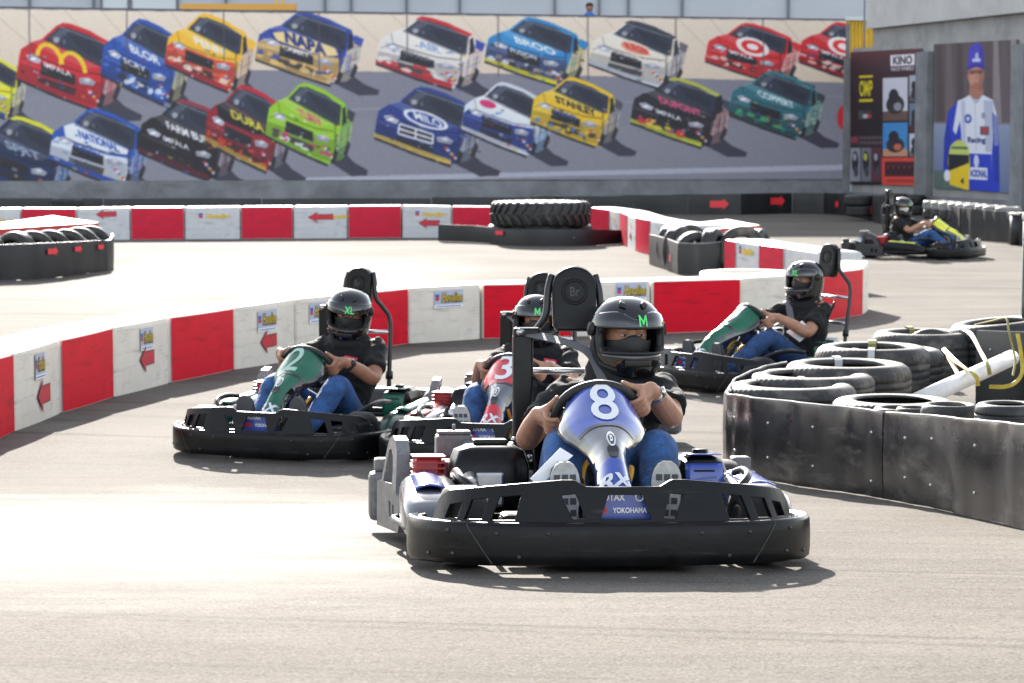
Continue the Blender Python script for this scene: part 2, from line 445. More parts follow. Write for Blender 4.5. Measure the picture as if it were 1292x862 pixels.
PRINT.node_tree.links.new(_n.outputs['Color'], PRINT.node_tree.nodes['Principled BSDF'].inputs['Base Color'])
PRINT.node_tree.nodes['Principled BSDF'].inputs['Roughness'].default_value = .55

# ------------------------------------------------------------------ the mural of racing cars
WL, WR = Vector((-11.6, 54.0, 0)), Vector((8.05, 57.5, 0))     # foot of the mural wall
MN = Vector((WR.y - WL.y, -(WR.x - WL.x), 0)).normalized()
mc = Canvas(-70, 4, 1067, 232, 1.)
W_, H_ = mc.w, mc.h
mc.grad(4, 112, (240, 222, 203), (226, 204, 182))
for i in range(26):
    x = -60 + i * 45; mc.line((x, 4 + rnd.random() * 10), (x + 60, 60 + rnd.random() * 30), .8, (178, 160, 146), .7)
mc.poly([(-70, 84), (300, 88), (600, 92), (1067, 104), (1067, 232), (-70, 232)], (132, 131, 144))
mc.poly([(-70, 110), (300, 140), (700, 160), (1067, 150), (1067, 232), (-70, 232)], (140, 139, 150), .6)
mc.poly([(300, 140), (1067, 120), (1067, 122), (300, 143)], (150, 149, 160), .8)
mc.poly([(380, 232), (380, 224), (1067, 207), (1067, 214), (700, 222)], (190, 190, 206), .8)
T = dict(
 sil=[(640,500),(690,470),(740,455),(800,405),(830,392),(870,398),(950,425),(1030,465),(1060,480),(1075,520),(1115,525),(1105,560),(1100,600),(1070,700),(1040,725),(985,735),(965,742),(900,720),(800,685),(700,645),(620,615),(625,580),(632,535)],
 glass=[(750,460),(812,410),(852,412),(950,442),(1038,490),(1028,572),(1008,572),(900,525),(800,482)],
 roof=[(800,405),(830,392),(870,398),(950,425),(1030,465),(1060,480),(1040,492),(950,444),(852,412),(812,410)],
 side=[(985,735),(1040,725),(1070,700),(1100,600),(1106,552),(1066,530),(1040,575),(1030,622),(1004,680)],
 door=[(1048,502),(1062,494),(1070,560),(1044,580)],
 spoil=[(1075,502),(1117,525),(1104,562),(1072,545)],
 hood=[(690,474),(745,458),(800,482),(900,525),(1008,574),(1000,600),(900,590),(760,548),(700,525)],
 face=[(632,540),(660,520),(760,555),(900,600),(1003,615),(1004,680),(985,735),(800,685),(622,612)],
 grille=[(735,556),(885,606),(884,648),(728,602)],
 mouth=[(720,612),(890,662),(880,690),(715,640)],
 lamp1=[(662,522),(700,520),(735,545),(720,560),(675,545)], lamp2=[(900,618),(945,616),(980,636),(965,650),(905,640)],
 strip=[(620,598),(620,616),(700,647),(800,687),(965,743),(967,720),(800,664),(700,626)],
 shadow=[(985,738),(1075,705),(1110,735),(1188,770),(1180,792),(1095,794)],
 w1=[(980,738),(1004,676),(1022,690),(1006,738)], w2=[(1052,700),(1078,640),(1090,660),(1068,715)],
 hl=[(745,462),(800,484),(900,527),(1008,574),(1006,580),(898,534),(798,492),(740,468)])
def car(bx, body, face=None, hood=None, strip=None, roof=None, side=(150, 146, 150), lamp=(190, 190, 205), logo=None, word=None, spoil=None, glass=(46, 52, 70), extra=None):
    x0, y0, x1, y1 = bx
    f = lambda p: (x0 + (p[0] - 620) / 497 * (x1 - x0), y0 + (p[1] - 392) / 351 * (y1 - y0))
    q = lambda k: [f(p) for p in T[k]]
    mc.poly(q('shadow'), (58, 56, 72)); mc.poly([f((x, y + 12)) for x, y in T['strip']], (40, 38, 48))
    mc.poly(q('sil'), body); mc.poly(q('side'), side)
    for i in range(7):
        a = 1000 + i * 13; mc.poly([f((a, 725 - i * 8)), f((a + 8, 700 - i * 8)), f((a + 22, 610 - i * 6)), f((a + 12, 615 - i * 6))], [(90, 86, 95), (205, 200, 200), (120, 120, 130), body, (170, 160, 160)][i % 5], .55)
    mc.poly(q('spoil'), spoil or body)
    mc.poly(q('door'), (34, 34, 44))
    if face: mc.poly(q('face'), face)
    if hood: mc.poly(q('hood'), hood)
    mc.poly(q('glass'), glass); mc.poly([f((770, 455)), f((815, 418)), f((860, 424)), f((810, 470))], tuple(c + 46 for c in glass), .7)
    mc.ell(*f((800, 462)), .028 * (x1 - x0), .035 * (y1 - y0), (190, 188, 190), 0, .8)
    mc.ell(*f((835, 470)), .015 * (x1 - x0), .03 * (y1 - y0), (120, 130, 150), 0, .6)
    mc.poly(q('roof'), roof or body)
    mc.poly(q('hl'), tuple(min(255, c + 50) for c in body), .6)
    mc.poly(q('grille'), (36, 34, 44)); mc.poly(q('mouth'), (44, 40, 48), .8)
    mc.poly(q('lamp1'), lamp); mc.poly(q('lamp2'), lamp); mc.ell(*f((695, 538)), .03 * (x1 - x0), .02 * (y1 - y0), (240, 240, 245)); mc.ell(*f((938, 630)), .03 * (x1 - x0), .02 * (y1 - y0), (240, 240, 245))
    if strip: mc.poly(q('strip'), strip)
    mc.poly([f(p) for p in ((632, 560), (760, 590), (1003, 640), (985, 735), (800, 685), (622, 612))], (20, 18, 26), .22)
    mc.poly([f(p) for p in ((700, 474), (745, 460), (800, 484), (900, 527), (1004, 572), (940, 580), (780, 520))], (255, 255, 255), .16)
    mc.poly([f(p) for p in ((985, 735), (1040, 725), (1070, 700), (1085, 650), (1010, 690))], (30, 28, 36), .35)
    rr = random.Random(int(x0 * 7 + y0))
    for i in range(34):                             # sponsor decals, dents and glints all over nose, fender and flank
        k = rr.random()
        if k < .45: a, b = rr.uniform(640, 985), 0; b = 560 + (a - 640) * .36 + rr.uniform(-30, 70)
        elif k < .7: a, b = rr.uniform(720, 1000), 0; b = 500 + (a - 720) * .30 + rr.uniform(-25, 45)
        else: a, b = rr.uniform(995, 1085), rr.uniform(540, 690)
        wd, ht = rr.uniform(6, 26), rr.uniform(4, 11); c = rr.choice([(236, 234, 238), (30, 30, 38), (206, 50, 60), (60, 90, 180), (226, 190, 70), body, side, (150, 150, 160)])
        mc.poly([f((a, b)), f((a + wd, b + wd * .36)), f((a + wd - 2, b + ht + wd * .36)), f((a - 2, b + ht))], c, rr.uniform(.35, .8))
    dk = lambda pts, wd, al: [mc.line(f(a), f(b), wd * (x1 - x0) / 497., (22, 20, 28), al) for a, b in zip(pts, pts[1:])]
    dk([(700, 525), (760, 548), (900, 590), (1000, 602)], 5, .55); dk([(690, 474), (700, 525), (640, 545)], 4, .4); dk([(1008, 574), (1004, 680), (985, 735)], 6, .55); dk([(745, 462), (800, 486), (900, 530), (1010, 576), (1030, 574), (1040, 492)], 6, .5)
    dk([(830, 440), (826, 498)], 3, .5); dk([(950, 446), (945, 545)], 3, .4); dk([(1040, 576), (1100, 556)], 4, .35); dk([(1035, 640), (1096, 610)], 4, .3)
    mc.line(f((812, 408)), f((1035, 484)), 4 * (x1 - x0) / 497., (250, 248, 250), .45); mc.line(f((690, 472)), f((742, 457)), 5 * (x1 - x0) / 497., (255, 255, 255), .4); mc.line(f((640, 545)), f((760, 592)), 4 * (x1 - x0) / 497., (255, 255, 255), .25)
    mc.poly([f(p) for p in ((860, 440), (950, 470), (1020, 520), (1010, 550), (900, 500))], (20, 24, 36), .35)
    mc.poly(q('w1'), (40, 36, 46)); mc.poly(q('w2'), (44, 40, 50))
    for i in range(6):
        mc.poly([f((938 + i * 9, 660 + i * 9)), f((955 + i * 8, 664 + i * 9)), f((950 + i * 8, 675 + i * 9)), f((934 + i * 9, 671 + i * 9))], [(220, 60, 60), (230, 230, 235), (70, 90, 190), (235, 205, 60)][i % 4], .85)
    if extra: extra(f, (x1 - x0) / 497., (y1 - y0) / 351.)
    V = lambda dx, dy: (dx * (x1 - x0) / 497., dy * (y1 - y0) / 351.)
    if logo:
        st, c, sz = logo; mc.text(st, f((862, 540)), V(205 * sz, 72 * sz), V(-14, -38), c, .05)
    if word:
        st, c = word; mc.text(st, f((806, 582)), V(125, 43), V(-5, -24), c, .04)
def oval(col, inner=None, w=.9):
    def e(f, sx, sy):
        mc.ell(*f((852, 540)), 118 * sx * w, 34 * sy, col, .33)
        if inner: mc.ell(*f((852, 540)), 98 * sx * w, 24 * sy, inner, .33)
    return e
def arches(f, sx, sy):
    for k in (0, 1):
        cx = 770 + k * 105; P = []
        for i in range(13):
            a = math.pi * i / 12; P.append((cx - 55 * math.cos(a), 545 + k * 34 - 62 * math.sin(a) - 18 * math.cos(a)))
        for a, b in zip(P, P[1:]): mc.line(f(a), f(b), 20 * sx, (246, 204, 40))
def rings_(f, sx, sy):
    for r, c in ((1., (250, 236, 232)), (.68, (226, 38, 44)), (.36, (250, 236, 232))): mc.ell(*f((865, 535)), 88 * sx * r, 52 * sy * r, c, .3)
def patchy(c, seed):
    def e(f, sx, sy):
        rr = random.Random(seed)
        for i in range(16):
            a = rr.random(); x = 640 + a * 330; y = 575 + a * 110 + rr.random() * 40
            mc.ell(*f((x, y)), (8 + 20 * rr.random()) * sx, (5 + 9 * rr.random()) * sy, c[i % len(c)], .3, .85)
    return e
def both(*fs): return lambda f, sx, sy: [h(f, sx, sy) for h in fs]
WHT, BLK, NAVY, RED_, YEL = (240, 238, 240), (34, 32, 40), (36, 56, 130), (206, 36, 46), (246, 204, 56)
car((-60, 68, 36, 149), (232, 226, 40), (236, 232, 60), strip=(40, 70, 160), side=(176, 170, 160))
car((21, 29, 160, 137), (208, 30, 42), extra=arches, word=('IMPALA', WHT), side=(190, 120, 126), strip=(196, 30, 44))
car((127, 24, 242, 131), (40, 78, 170), strip=(38, 66, 150), logo=('BLOR', WHT, .8), word=('SCRY', WHT), side=(166, 160, 120), extra=patchy([(230, 232, 240), (60, 110, 200)], 2), spoil=(210, 50, 60))
car((208, 17, 323, 115), (250, 190, 46), (226, 76, 54), strip=(190, 36, 50), logo=('PENN', WHT, .8), side=(212, 180, 160), extra=patchy([(236, 90, 60), (240, 220, 200)], 4))
car((322, 15, 459, 107), (48, 70, 160), (216, 176, 110), hood=(44, 66, 158), strip=(210, 168, 96), logo=None, word=('CAMRY', WHT), side=(196, 186, 176), spoil=(50, 76, 170),
    extra=lambda f, sx, sy: (mc.poly([f(p) for p in ((700, 492), (770, 486), (985, 566), (1000, 602), (930, 606), (720, 530))], (244, 214, 150)), mc.text('NAPA', f((850, 544)), (190 * sx, 70 * sy), (-8 * sx, -58 * sy), (34, 48, 120), .07), patchy([(240, 196, 120), (60, 70, 150), (230, 180, 100)], 5)(f, sx, sy)))
car((474, 21, 612, 112), (236, 226, 220), (232, 222, 216), hood=(238, 230, 222), roof=(204, 40, 50), strip=(206, 40, 54), side=(216, 196, 190), spoil=(54, 70, 170), logo=('AIR', (150, 170, 210), .5), word=('IMPALA', (120, 120, 130)), extra=patchy([(206, 40, 50), (236, 226, 220)], 6))
car((611, 22, 742, 107), (40, 132, 196), (64, 84, 130), hood=(48, 140, 204), strip=(240, 226, 40), side=(206, 190, 130), logo=('BROO', WHT, .95), word=('FUSION', WHT), extra=patchy([(170, 150, 150), (90, 96, 120), (226, 226, 232)], 7))
car((742, 26, 868, 110), (240, 228, 212), (238, 228, 216), roof=(60, 60, 70), strip=(222, 226, 236), side=(176, 166, 170), word=('TOYO', (110, 106, 110)), extra=oval((246, 232, 214), (236, 150, 120), .75), spoil=(110, 100, 110), logo=('BURGER', (214, 60, 60), .6))
car((889, 29, 1011, 103), (222, 40, 44), (222, 44, 48), extra=both(rings_, patchy([(240, 190, 180), (222, 44, 48)], 9)), word=('IMPALA', WHT), side=(226, 150, 140), strip=(214, 34, 46))
car((1007, 28, 1122, 104), (216, 34, 44), (208, 30, 44), extra=both(rings_, patchy([(240, 200, 190)], 10)), word=('IMPALA', WHT), strip=(190, 24, 40))
car((-36, 146, 97, 250), (28, 40, 72), (26, 42, 84), hood=(30, 44, 76), roof=(226, 222, 50), strip=NAVY, side=(90, 120, 170), logo=('SPRT', (150, 160, 180), .8))
car((62, 136, 191, 236), (40, 82, 178), (220, 226, 238), hood=(232, 234, 240), strip=(50, 84, 180), side=(110, 130, 180), logo=('NATIONAL', (44, 76, 170), .95), word=('FUSION', (40, 70, 160)))
car((174, 125, 303, 227), (30, 28, 34), (30, 28, 36), strip=(96, 26, 40), roof=(150, 50, 66), side=(120, 106, 120), logo=('FARM BUR', WHT, 1.0), word=('IMPALA', WHT))
car((258, 107, 370, 216), (150, 26, 44), (150, 34, 44), hood=(26, 24, 32), strip=(206, 160, 60), side=(126, 126, 136), roof=(196, 30, 50), logo=('DURA', (230, 214, 50), .9), extra=patchy([(214, 60, 40), (90, 20, 30)], 13))
car((335, 104, 448, 207), (152, 204, 40), (150, 204, 42), strip=(140, 198, 40), side=(120, 170, 80), spoil=(50, 60, 66), extra=patchy([(70, 60, 70), (200, 60, 120), (240, 240, 240)], 14), logo=('TURN', (230, 90, 120), .6))
car((472, 109, 611, 208), (38, 58, 136), (34, 52, 124), strip=(226, 190, 90), side=(130, 134, 146), spoil=(50, 90, 190), roof=(44, 64, 140), extra=both(oval((236, 236, 242), (40, 60, 140)), lambda f, sx, sy: [mc.line(f(a), f(b), 9 * sx, (226, 226, 232)) for a, b in (((735, 558), (885, 606)), ((885, 606), (884, 648)), ((884, 648), (728, 602)), ((728, 602), (735, 558)), ((731, 580), (884, 627)), ((808, 582), (806, 624)))]), logo=('MILO', WHT, .62))
car((582, 103, 700, 196), (226, 228, 236), (48, 66, 146), hood=(232, 234, 240), roof=(216, 218, 230), strip=(222, 224, 234), side=(130, 160, 196), word=('FUSION', (90, 96, 130)), extra=lambda f, sx, sy: mc.ell(*f((760, 498)), 45 * sx, 18 * sy, (220, 50, 110), .3))
car((669, 97, 786, 184), (244, 196, 40), (240, 196, 50), strip=(236, 190, 40), side=(140, 136, 140), spoil=(80, 80, 90), logo=('STANLEY', (40, 34, 36), 1.05), word=('FORD', (60, 90, 190)), extra=patchy([(70, 60, 50), (90, 130, 210), (230, 190, 50)], 17))
car((795, 97, 924, 185), (40, 36, 46), (44, 38, 46), strip=(206, 216, 60), side=(160, 120, 120), roof=(190, 190, 80), logo=('DUPONT', (236, 80, 130), 1.), word=('IMPALA', WHT), spoil=(60, 70, 90), extra=patchy([(220, 40, 60), (230, 214, 60), (190, 80, 110)], 18))
car((919, 89, 1041, 174), (44, 110, 124), (40, 104, 112), strip=(44, 70, 76), side=(110, 150, 140), spoil=(56, 60, 70), roof=(52, 124, 132), logo=('COPPERT', (226, 236, 236), .9), extra=patchy([(80, 170, 110), (50, 60, 64), (36, 120, 120)], 19))
mc.ell(1064, 148, 8, 15, (206, 30, 40))
for x in (37, 160, 282, 402, 513, 628, 741, 852, 962): mc.line((x, 4), (x + 1, 70 + 40 * rnd.random()), 1.5, (84, 78, 84), .85)
mc.poly([(-70, 4), (1067, 17), (1067, 26.5), (-70, 10.5)], (84, 82, 92))
mc.a[:] = np.clip(mc.a, 0, 1)
for _ in range(3):                               # soft, large-format print
    mc.a[:, 1:-1] = (mc.a[:, :-2] + mc.a[:, 1:-1] * 2 + mc.a[:, 2:]) / 4; mc.a[1:-1] = (mc.a[:-2] + mc.a[1:-1] * 2 + mc.a[2:]) / 4
mc.a[:] = .02 + mc.a * .97
Pw = WL; cor = [on_plane(x, y, Pw, MN) for x, y in ((-70, 7), (1067, 24), (-70, 228), (1067, 229))]
# resample rows so that the slightly sloping top edge of the banner is its own outline
Yt = 7 + (np.linspace(0, 1, W_)) * 17; im = mc.a; k2 = mc.ss; new = np.zeros_like(im); hh = im.shape[0]
for cx_ in range(im.shape[1]):
    yt = (Yt[min(W_ - 1, cx_ // k2)] - mc.y0) * k2; yb = (228.5 - mc.y0) * k2
    new[:, cx_] = im[np.clip(np.linspace(yt, yb, hh).astype(int), 0, hh - 1), cx_]
mc.a = new
mural = mc.sheet('mural_banner', cor, -MN * .05, None, gain=1.0)
tag(mural, 'huge printed banner of stock cars racing on a banked track, hung along the far wall', 'banner')

# ------------------------------------------------------------------ walls behind
mat('plinth_concrete', (.20, .205, .215), .85, var=.3, vs=1.6, bump=.4, bs=14, scuff=((.10, .10, .105), .55, (.6, .6, 2.5), .6))
mat('wall_concrete', (.33, .325, .315), .9, var=.22, vs=1.5, bump=.5, bs=12, scuff=((.17, .165, .16), .56, (1.2, 1.2, .5), .65))
mat('beam_concrete', (.50, .49, .475), .88, var=.12, vs=1.5, bump=.3, bs=12, scuff=((.30, .29, .28), .60, (1.5, 1.5, .4), .5))
mat('panel_grey', (.46, .48, .52), .6, var=.06, vs=.5); mat('panel_pale', (.62, .65, .66), .6)
mat('panel_joint', (.16, .17, .19), .6); mat('yellow_steel', (.70, .45, .05), .5, var=.15, vs=3)
mat('orange_steel', (.72, .36, .06), .5); mat('brick_pink', (.46, .26, .22), .8, var=.3, vs=8)
mat('shirt_blue', (.04, .16, .5), .8)
def wall_slab(name, a, b, z0, z1, th, m, rough=0., nrm=None):
    """upright slab from a to b (plan points of the near face)"""
    a, b = Vector(a), Vector(b); d = (b - a).normalized(); n = Vector((-d.y, d.x, 0)) * th
    mb = MB(); q = [a, b, b + n, a + n]
    mb.add([Vector((p.x, p.y, z0)) for p in q] + [Vector((p.x, p.y, z1)) for p in q], [[0, 1, 5, 4], [1, 2, 6, 5], [2, 3, 7, 6], [3, 0, 4, 7], [4, 5, 6, 7], [3, 2, 1, 0]])
    return mb.obj(name, m)
dW = (WR - WL).normalized()
pl = wall_slab('wall', WL - dW * 14 - MN * .0, WR + dW * .1, 0, .735, .5, 'plinth_concrete')
tag(pl, 'low grey concrete wall carrying the racing banner', 'wall')
bk = wall_slab('wall', WL - dW * 14 - MN * .10, WR + dW * .1 - MN * .10, .735, 4.45, .3, 'plinth_concrete')
tag(bk, 'grey block wall the racing banner hangs on', 'wall')
# building far behind: only a strip of its cladding shows above the banner
BY = 70.
bt = thing('clad_building', 'grey panel-clad building rising behind the racing banner', 'building', Matrix.Translation((-6, BY, 0)))
mb = MB(); mb.box((-2, 4, 6.5), (40, 8, 13)); mb.obj('wall', 'panel_grey', bt)
mb = MB()
for px in (-60, 37, 118, 128, 163, 224, 285, 410, 443, 513, 580, 700, 756, 793, 861, 995): mb.box((at_y(px, 5, BY - .06).x + 6, -.05, 6.5), (.07, .1, 13))
mb.obj('panel_joints', 'panel_joint', bt)
mb = MB()
for a, b in ((128, 161), (168, 222)): mb.box((at_y((a + b) / 2, 5, BY).x + 6, -.03, 6.4), ((b - a) / FPX * BY, .06, 12.6))
mb.obj('pale_panel', 'panel_pale', bt)
# walkway beam in front of it
mb = MB(); a, b = at_y(228, 9, 64), at_y(374, 9, 64); z = a.z
mb.box(((a.x + b.x) / 2, 64, z), (b.x - a.x, .25, .17))
orb = mb.obj('crane_beam', 'orange_steel')
mb = MB()
for px in (349, 357): mb.box((at_y(px, 5, 64).x, 64, 4), (.07, .07, 8))
for px in (232, 371): mb.box((at_y(px, 5, 64.2).x, 64.2, z / 2), (.09, .09, z))
mb.obj('post', 'yellow_steel', orb)
tag(orb, 'orange steel beam on thin posts behind the racing banner', 'beam')
# person, brick heap and plant on the terrace behind the banner
tz = 4.3
ter = MB().box((at_y(740, 10, 60.5).x, 60.6, tz - .15), (12, 1.6, .3)).box((at_y(640, 10, 60.5).x - 1.4, 60.6, tz / 2 - .15), (.4, .5, tz - .3)).box((at_y(860, 10, 60.5).x, 60.6, tz / 2 - .15), (.4, .5, tz - .3)).obj('terrace', 'plinth_concrete')
tag(ter, 'concrete terrace behind the racing banner', 'terrace')
bx = at_y(788, 14, 60.4)
mb = MB()
for i in range(24):
    mb.box((bx.x - .33 + (i % 6) * .115 + rnd.uniform(-.02, .02), bx.y + rnd.uniform(-.06, .06), tz + .04 + (i // 6) * .105 * (1.2 if i % 6 > 2 else 1)), (.10, .2, .09), bev=.008)
mb.box((bx.x, bx.y, tz + .02), (.8, .3, .04))
tag(mb.obj('brick_heap', 'brick_pink'), 'heap of pink bricks showing above the top edge of the banner', 'bricks')
# ------------------------------------------------------------------ right-hand concrete wall with posters
QL, QR = Vector((8.17, 57.4, 0)), Vector((11.3, 46.0, 0))
dQ = (QR - QL).normalized(); QN = Vector((-dQ.y, dQ.x, 0)); QN = QN if QN.dot(QL) < 0 else -QN
cw = thing('concrete_wall', 'tall grey concrete wall on the right carrying two posters', 'wall', Matrix.Translation(QL))
def wpart(name, u0, u1, z0, z1, out, m, depth=.5):
    a, b = dQ * u0 + QN * out, dQ * u1 + QN * out; n = -QN * depth; q = [a, b, b + n, a + n]
    mb = MB(); mb.add([Vector((p.x, p.y, z0)) for p in q] + [Vector((p.x, p.y, z1)) for p in q], [[0, 1, 5, 4], [1, 2, 6, 5], [2, 3, 7, 6], [3, 0, 4, 7], [4, 5, 6, 7], [3, 2, 1, 0]])
    return mb.obj(name, m, cw)
LQ = (QR - QL).length
def upx(px): p = on_plane(px, 150, QL, QN); return (p - QL).dot(dQ)
wpart('wall_panel', 0, LQ + 3, 0, 3.84, 0, 'wall_concrete'); wpart('wall_panel', upx(1099), LQ + 3, 3.843, 4.26, -.03, 'wall_concrete')
wpart('top_beam', upx(1099) - .02, LQ + 3, 4.263, 7.4, .14, 'beam_concrete')
for a, b in ((1065, 1073), (1163, 1178), (1284, 1300)):
    wpart('pillar', upx(a), upx(b), 0, 3.62, .17, 'plinth_concrete', .16)
wpart('plinth', upx(1073) + .01, LQ + 3, 0, .42, .10, 'plinth_concrete', .09)
def poster(name, box, cv, label):
    (x0, t0, b0), (x1, t1, b1) = box; P = QL + QN * .06
    o = cv.sheet(name, [on_plane(x0, t0, P, QN), on_plane(x1, t1, P, QN), on_plane(x0, b0, P, QN), on_plane(x1, b1, P, QN)], -QN * .04, None)
    return tag(o, label, 'poster')
# first poster: coordinates of a 292 x 545 drawing
pc = Canvas(0, 0, 290, 545, .62)
pc.grad(0, 545, (60, 40, 46), (34, 28, 36)); pc.grad(0, 90, (92, 56, 60), (56, 40, 48))
pc.rect(0, 385, 130, 530, (40, 38, 46))
pc.rect(36, 98, 92, 108, (226, 206, 30)); pc.rect(36, 194, 92, 206, (226, 206, 30)); pc.text('OMP', (64, 151), (54, 0), (0, -66), (226, 206, 30), .06)
pc.rect(34, 240, 86, 276, (64, 66, 74)); pc.rect(34, 240, 52, 276, (70, 90, 80)); pc.rect(70, 256, 86, 272, (190, 60, 60)); pc.rect(52, 256, 70, 272, (190, 190, 190))
pc.rect(0, 342, 132, 384, (70, 52, 58)); pc.ell(18, 360, 16, 14, (140, 60, 70)); [pc.rect(42 + i * 15, y, 42 + i * 15 + 11, y + 5, (140, 130, 136), .8) for y in (349, 369) for i in range(6)]
for i, (x, c) in enumerate(((0, (150, 150, 160)), (44, (120, 120, 130)), (86, (104, 50, 66)))):
    pc.rect(x, 392, x + 41, 530, c); pc.ell(x + 20, 450, 13, 44, (40, 40, 50)); pc.ell(x + 18, 430, 8, 16, (190, 190, 70) if i == 1 else (160, 160, 170)); pc.ell(x + 24, 490, 9, 22, (70, 70, 80))
pc.rect(164, 22, 262, 66, (236, 232, 236)); pc.text('KINO', (213, 44), (78, 0), (0, -34), (64, 58, 66), .05); pc.text('RACE WHEELS', (213, 78), (92, 0), (0, -16), (226, 222, 226))
for (x0, y0, x1, y1, s_, gr) in ((132, 112, 234, 285, (206, 206, 216), (110, 84, 76)), (240, 106, 290, 210, (170, 176, 186), (96, 96, 100)), (240, 216, 290, 330, (110, 130, 150), (90, 46, 50)), (132, 292, 234, 428, (70, 142, 206), (206, 150, 120)), (240, 336, 290, 428, (196, 206, 220), (120, 120, 126))):
    pc.rect(x0, y0, x1, y1, s_); pc.rect(x0, y0 + (y1 - y0) * .78, x1, y1, gr); mx, my = (x0 + x1) / 2, (y0 + y1) / 2
    pc.ell(mx, my + 22, (x1 - x0) * .36, (y1 - y0) * .22, (56, 52, 58)); pc.ell(mx - 6, my - 10, (x1 - x0) * .2, (y1 - y0) * .18, (46, 44, 52)); pc.ell(mx + 10, my + 30, (x1 - x0) * .16, (y1 - y0) * .1, (206, 110, 80) if y0 > 280 else (150, 150, 160))
pc.rect(128, 432, 290, 545, (226, 76, 62)); pc.rect(140, 448, 278, 508, (90, 36, 40))
for i in range(6): pc.ell(154 + i * 22, 478, 9, 26, (50, 30, 36)); pc.ell(154 + i * 22, 470, 4, 10, (120, 60, 60))
pc.rect(150, 520, 262, 532, (150, 40, 40), .6)
poster('poster', ((1073, 66, 233), (1162, 61, 234)), pc, 'dark poster with yellow lettering and a grid of small race photographs')
# second poster: 345 x 640 drawing of a driver in overalls
pc = Canvas(0, 0, 345, 640, .62)
pc.grad(0, 345, (86, 76, 78), (104, 92, 96)); pc.grad(340, 360, (104, 92, 96), (150, 156, 176)); pc.grad(360, 640, (140, 150, 176), (104, 118, 150))
for i, x in enumerate((14, 52, 96, 130, 214, 246, 280, 318)):
    c = [(70, 60, 62), (120, 104, 104), (64, 54, 56), (96, 84, 86), (84, 72, 74), (170, 160, 166), (100, 88, 92), (186, 180, 186)][i]
    pc.poly([(x, 0), (x + 20, 0), (x + 34, 345), (x - 2, 345)], c, .55)
pc.rect(0, 560, 130, 640, (84, 104, 84), .7)
BLU, WH = (44, 64, 190), (222, 224, 234)
pc.poly([(100, 250), (60, 300), (44, 420), (40, 560), (60, 600), (96, 590), (104, 470), (120, 360), (126, 270)], BLU)
pc.poly([(244, 250), (262, 320), (270, 440), (272, 640), (238, 640), (236, 420), (220, 300)], BLU)
pc.poly([(110, 250), (150, 226), (200, 226), (244, 250), (252, 330), (240, 470), (236, 640), (140, 640), (122, 470), (108, 330)], WH)
pc.poly([(100, 250), (116, 246), (112, 330), (92, 400), (80, 380)], WH); pc.poly([(244, 252), (262, 320), (268, 440), (250, 446), (246, 340)], WH)
pc.poly([(124, 480), (238, 480), (238, 640), (136, 640)], BLU); pc.line((170, 250), (176, 470), 2, (170, 176, 196))
pc.poly([(150, 170), (200, 170), (206, 228), (176, 250), (146, 228)], (172, 116, 96)); pc.ell(175, 140, 33, 62, (196, 140, 116)); pc.ell(176, 196, 20, 20, (176, 120, 100))
pc.poly([(142, 112), (143, 52), (150, 22), (164, 8), (180, 6), (196, 14), (205, 36), (209, 112), (176, 98)], (70, 66, 186)); pc.poly([(138, 108), (176, 92), (212, 108), (208, 120), (176, 108), (142, 120)], (52, 48, 150)); pc.ell(178, 62, 7, 16, (180, 186, 226)); pc.rect(160, 72, 198, 86, (196, 200, 232)); pc.poly([(188, 14), (205, 36), (209, 110), (194, 104)], (48, 44, 150), .6)
pc.poly([(186, 120), (207, 118), (204, 200), (186, 212)], (120, 74, 62), .45); pc.poly([(148, 120), (204, 120), (200, 132), (150, 132)], (90, 56, 50), .5); pc.ell(144, 148, 5, 14, (176, 118, 98)); pc.poly([(150, 186), (200, 184), (190, 204), (162, 206)], (150, 96, 80), .5)
pc.poly([(206, 250), (244, 254), (250, 330), (238, 470), (214, 470)], (150, 156, 186), .55); pc.poly([(112, 256), (130, 250), (134, 470), (122, 460)], (170, 176, 200), .6); pc.line((150, 226), (174, 262), 5, (150, 156, 180)); pc.line((200, 226), (176, 262), 5, (140, 146, 176)); pc.poly([(240, 300), (262, 320), (270, 440), (272, 600), (252, 600)], (30, 44, 140), .5); pc.poly([(44, 420), (60, 330), (74, 420), (64, 560), (44, 556)], (30, 44, 140), .5)
pc.poly([(144, 120), (207, 118), (206, 136), (146, 138)], (130, 84, 74), .7); pc.ell(160, 134, 7, 3, (60, 40, 40)); pc.ell(190, 133, 7, 3, (60, 40, 40)); pc.line((176, 138), (178, 162), 4, (166, 108, 90)); pc.line((162, 178), (190, 177), 3, (140, 76, 70))
pc.ell(142, 330, 15, 20, (60, 80, 170)); pc.ell(142, 330, 8, 10, (200, 206, 226)); pc.rect(192, 362, 228, 398, (86, 84, 96)); pc.rect(198, 368, 222, 392, (180, 60, 70)); pc.text('Racing', (177, 424), (74, 0), (0, -32), (50, 56, 110), .05); pc.ell(206, 316, 9, 14, (150, 156, 170))
pc.rect(144, 538, 222, 590, (226, 228, 238)); pc.text('ACIONAL', (184, 564), (70, 0), (0, -32), (50, 66, 160), .05); pc.ell(176, 512, 11, 28, (206, 212, 236))
pc.ell(105, 520, 46, 98, (206, 190, 40)); pc.ell(106, 470, 40, 44, (200, 206, 110)); pc.rect(62, 486, 146, 580, (34, 34, 44)); pc.poly([(62, 560), (146, 520), (146, 640), (66, 620)], (236, 200, 40)); pc.rect(74, 452, 140, 462, (60, 120, 70)); pc.text('4', (118, 600), (14, 0), (0, -26), (40, 36, 40), .05); pc.ell(56, 580, 13, 26, (232, 232, 238))
poster('poster', ((1178, 56, 237), (1283, 50, 244)), pc, 'tall poster of a racing driver in blue and white overalls holding a yellow helmet')
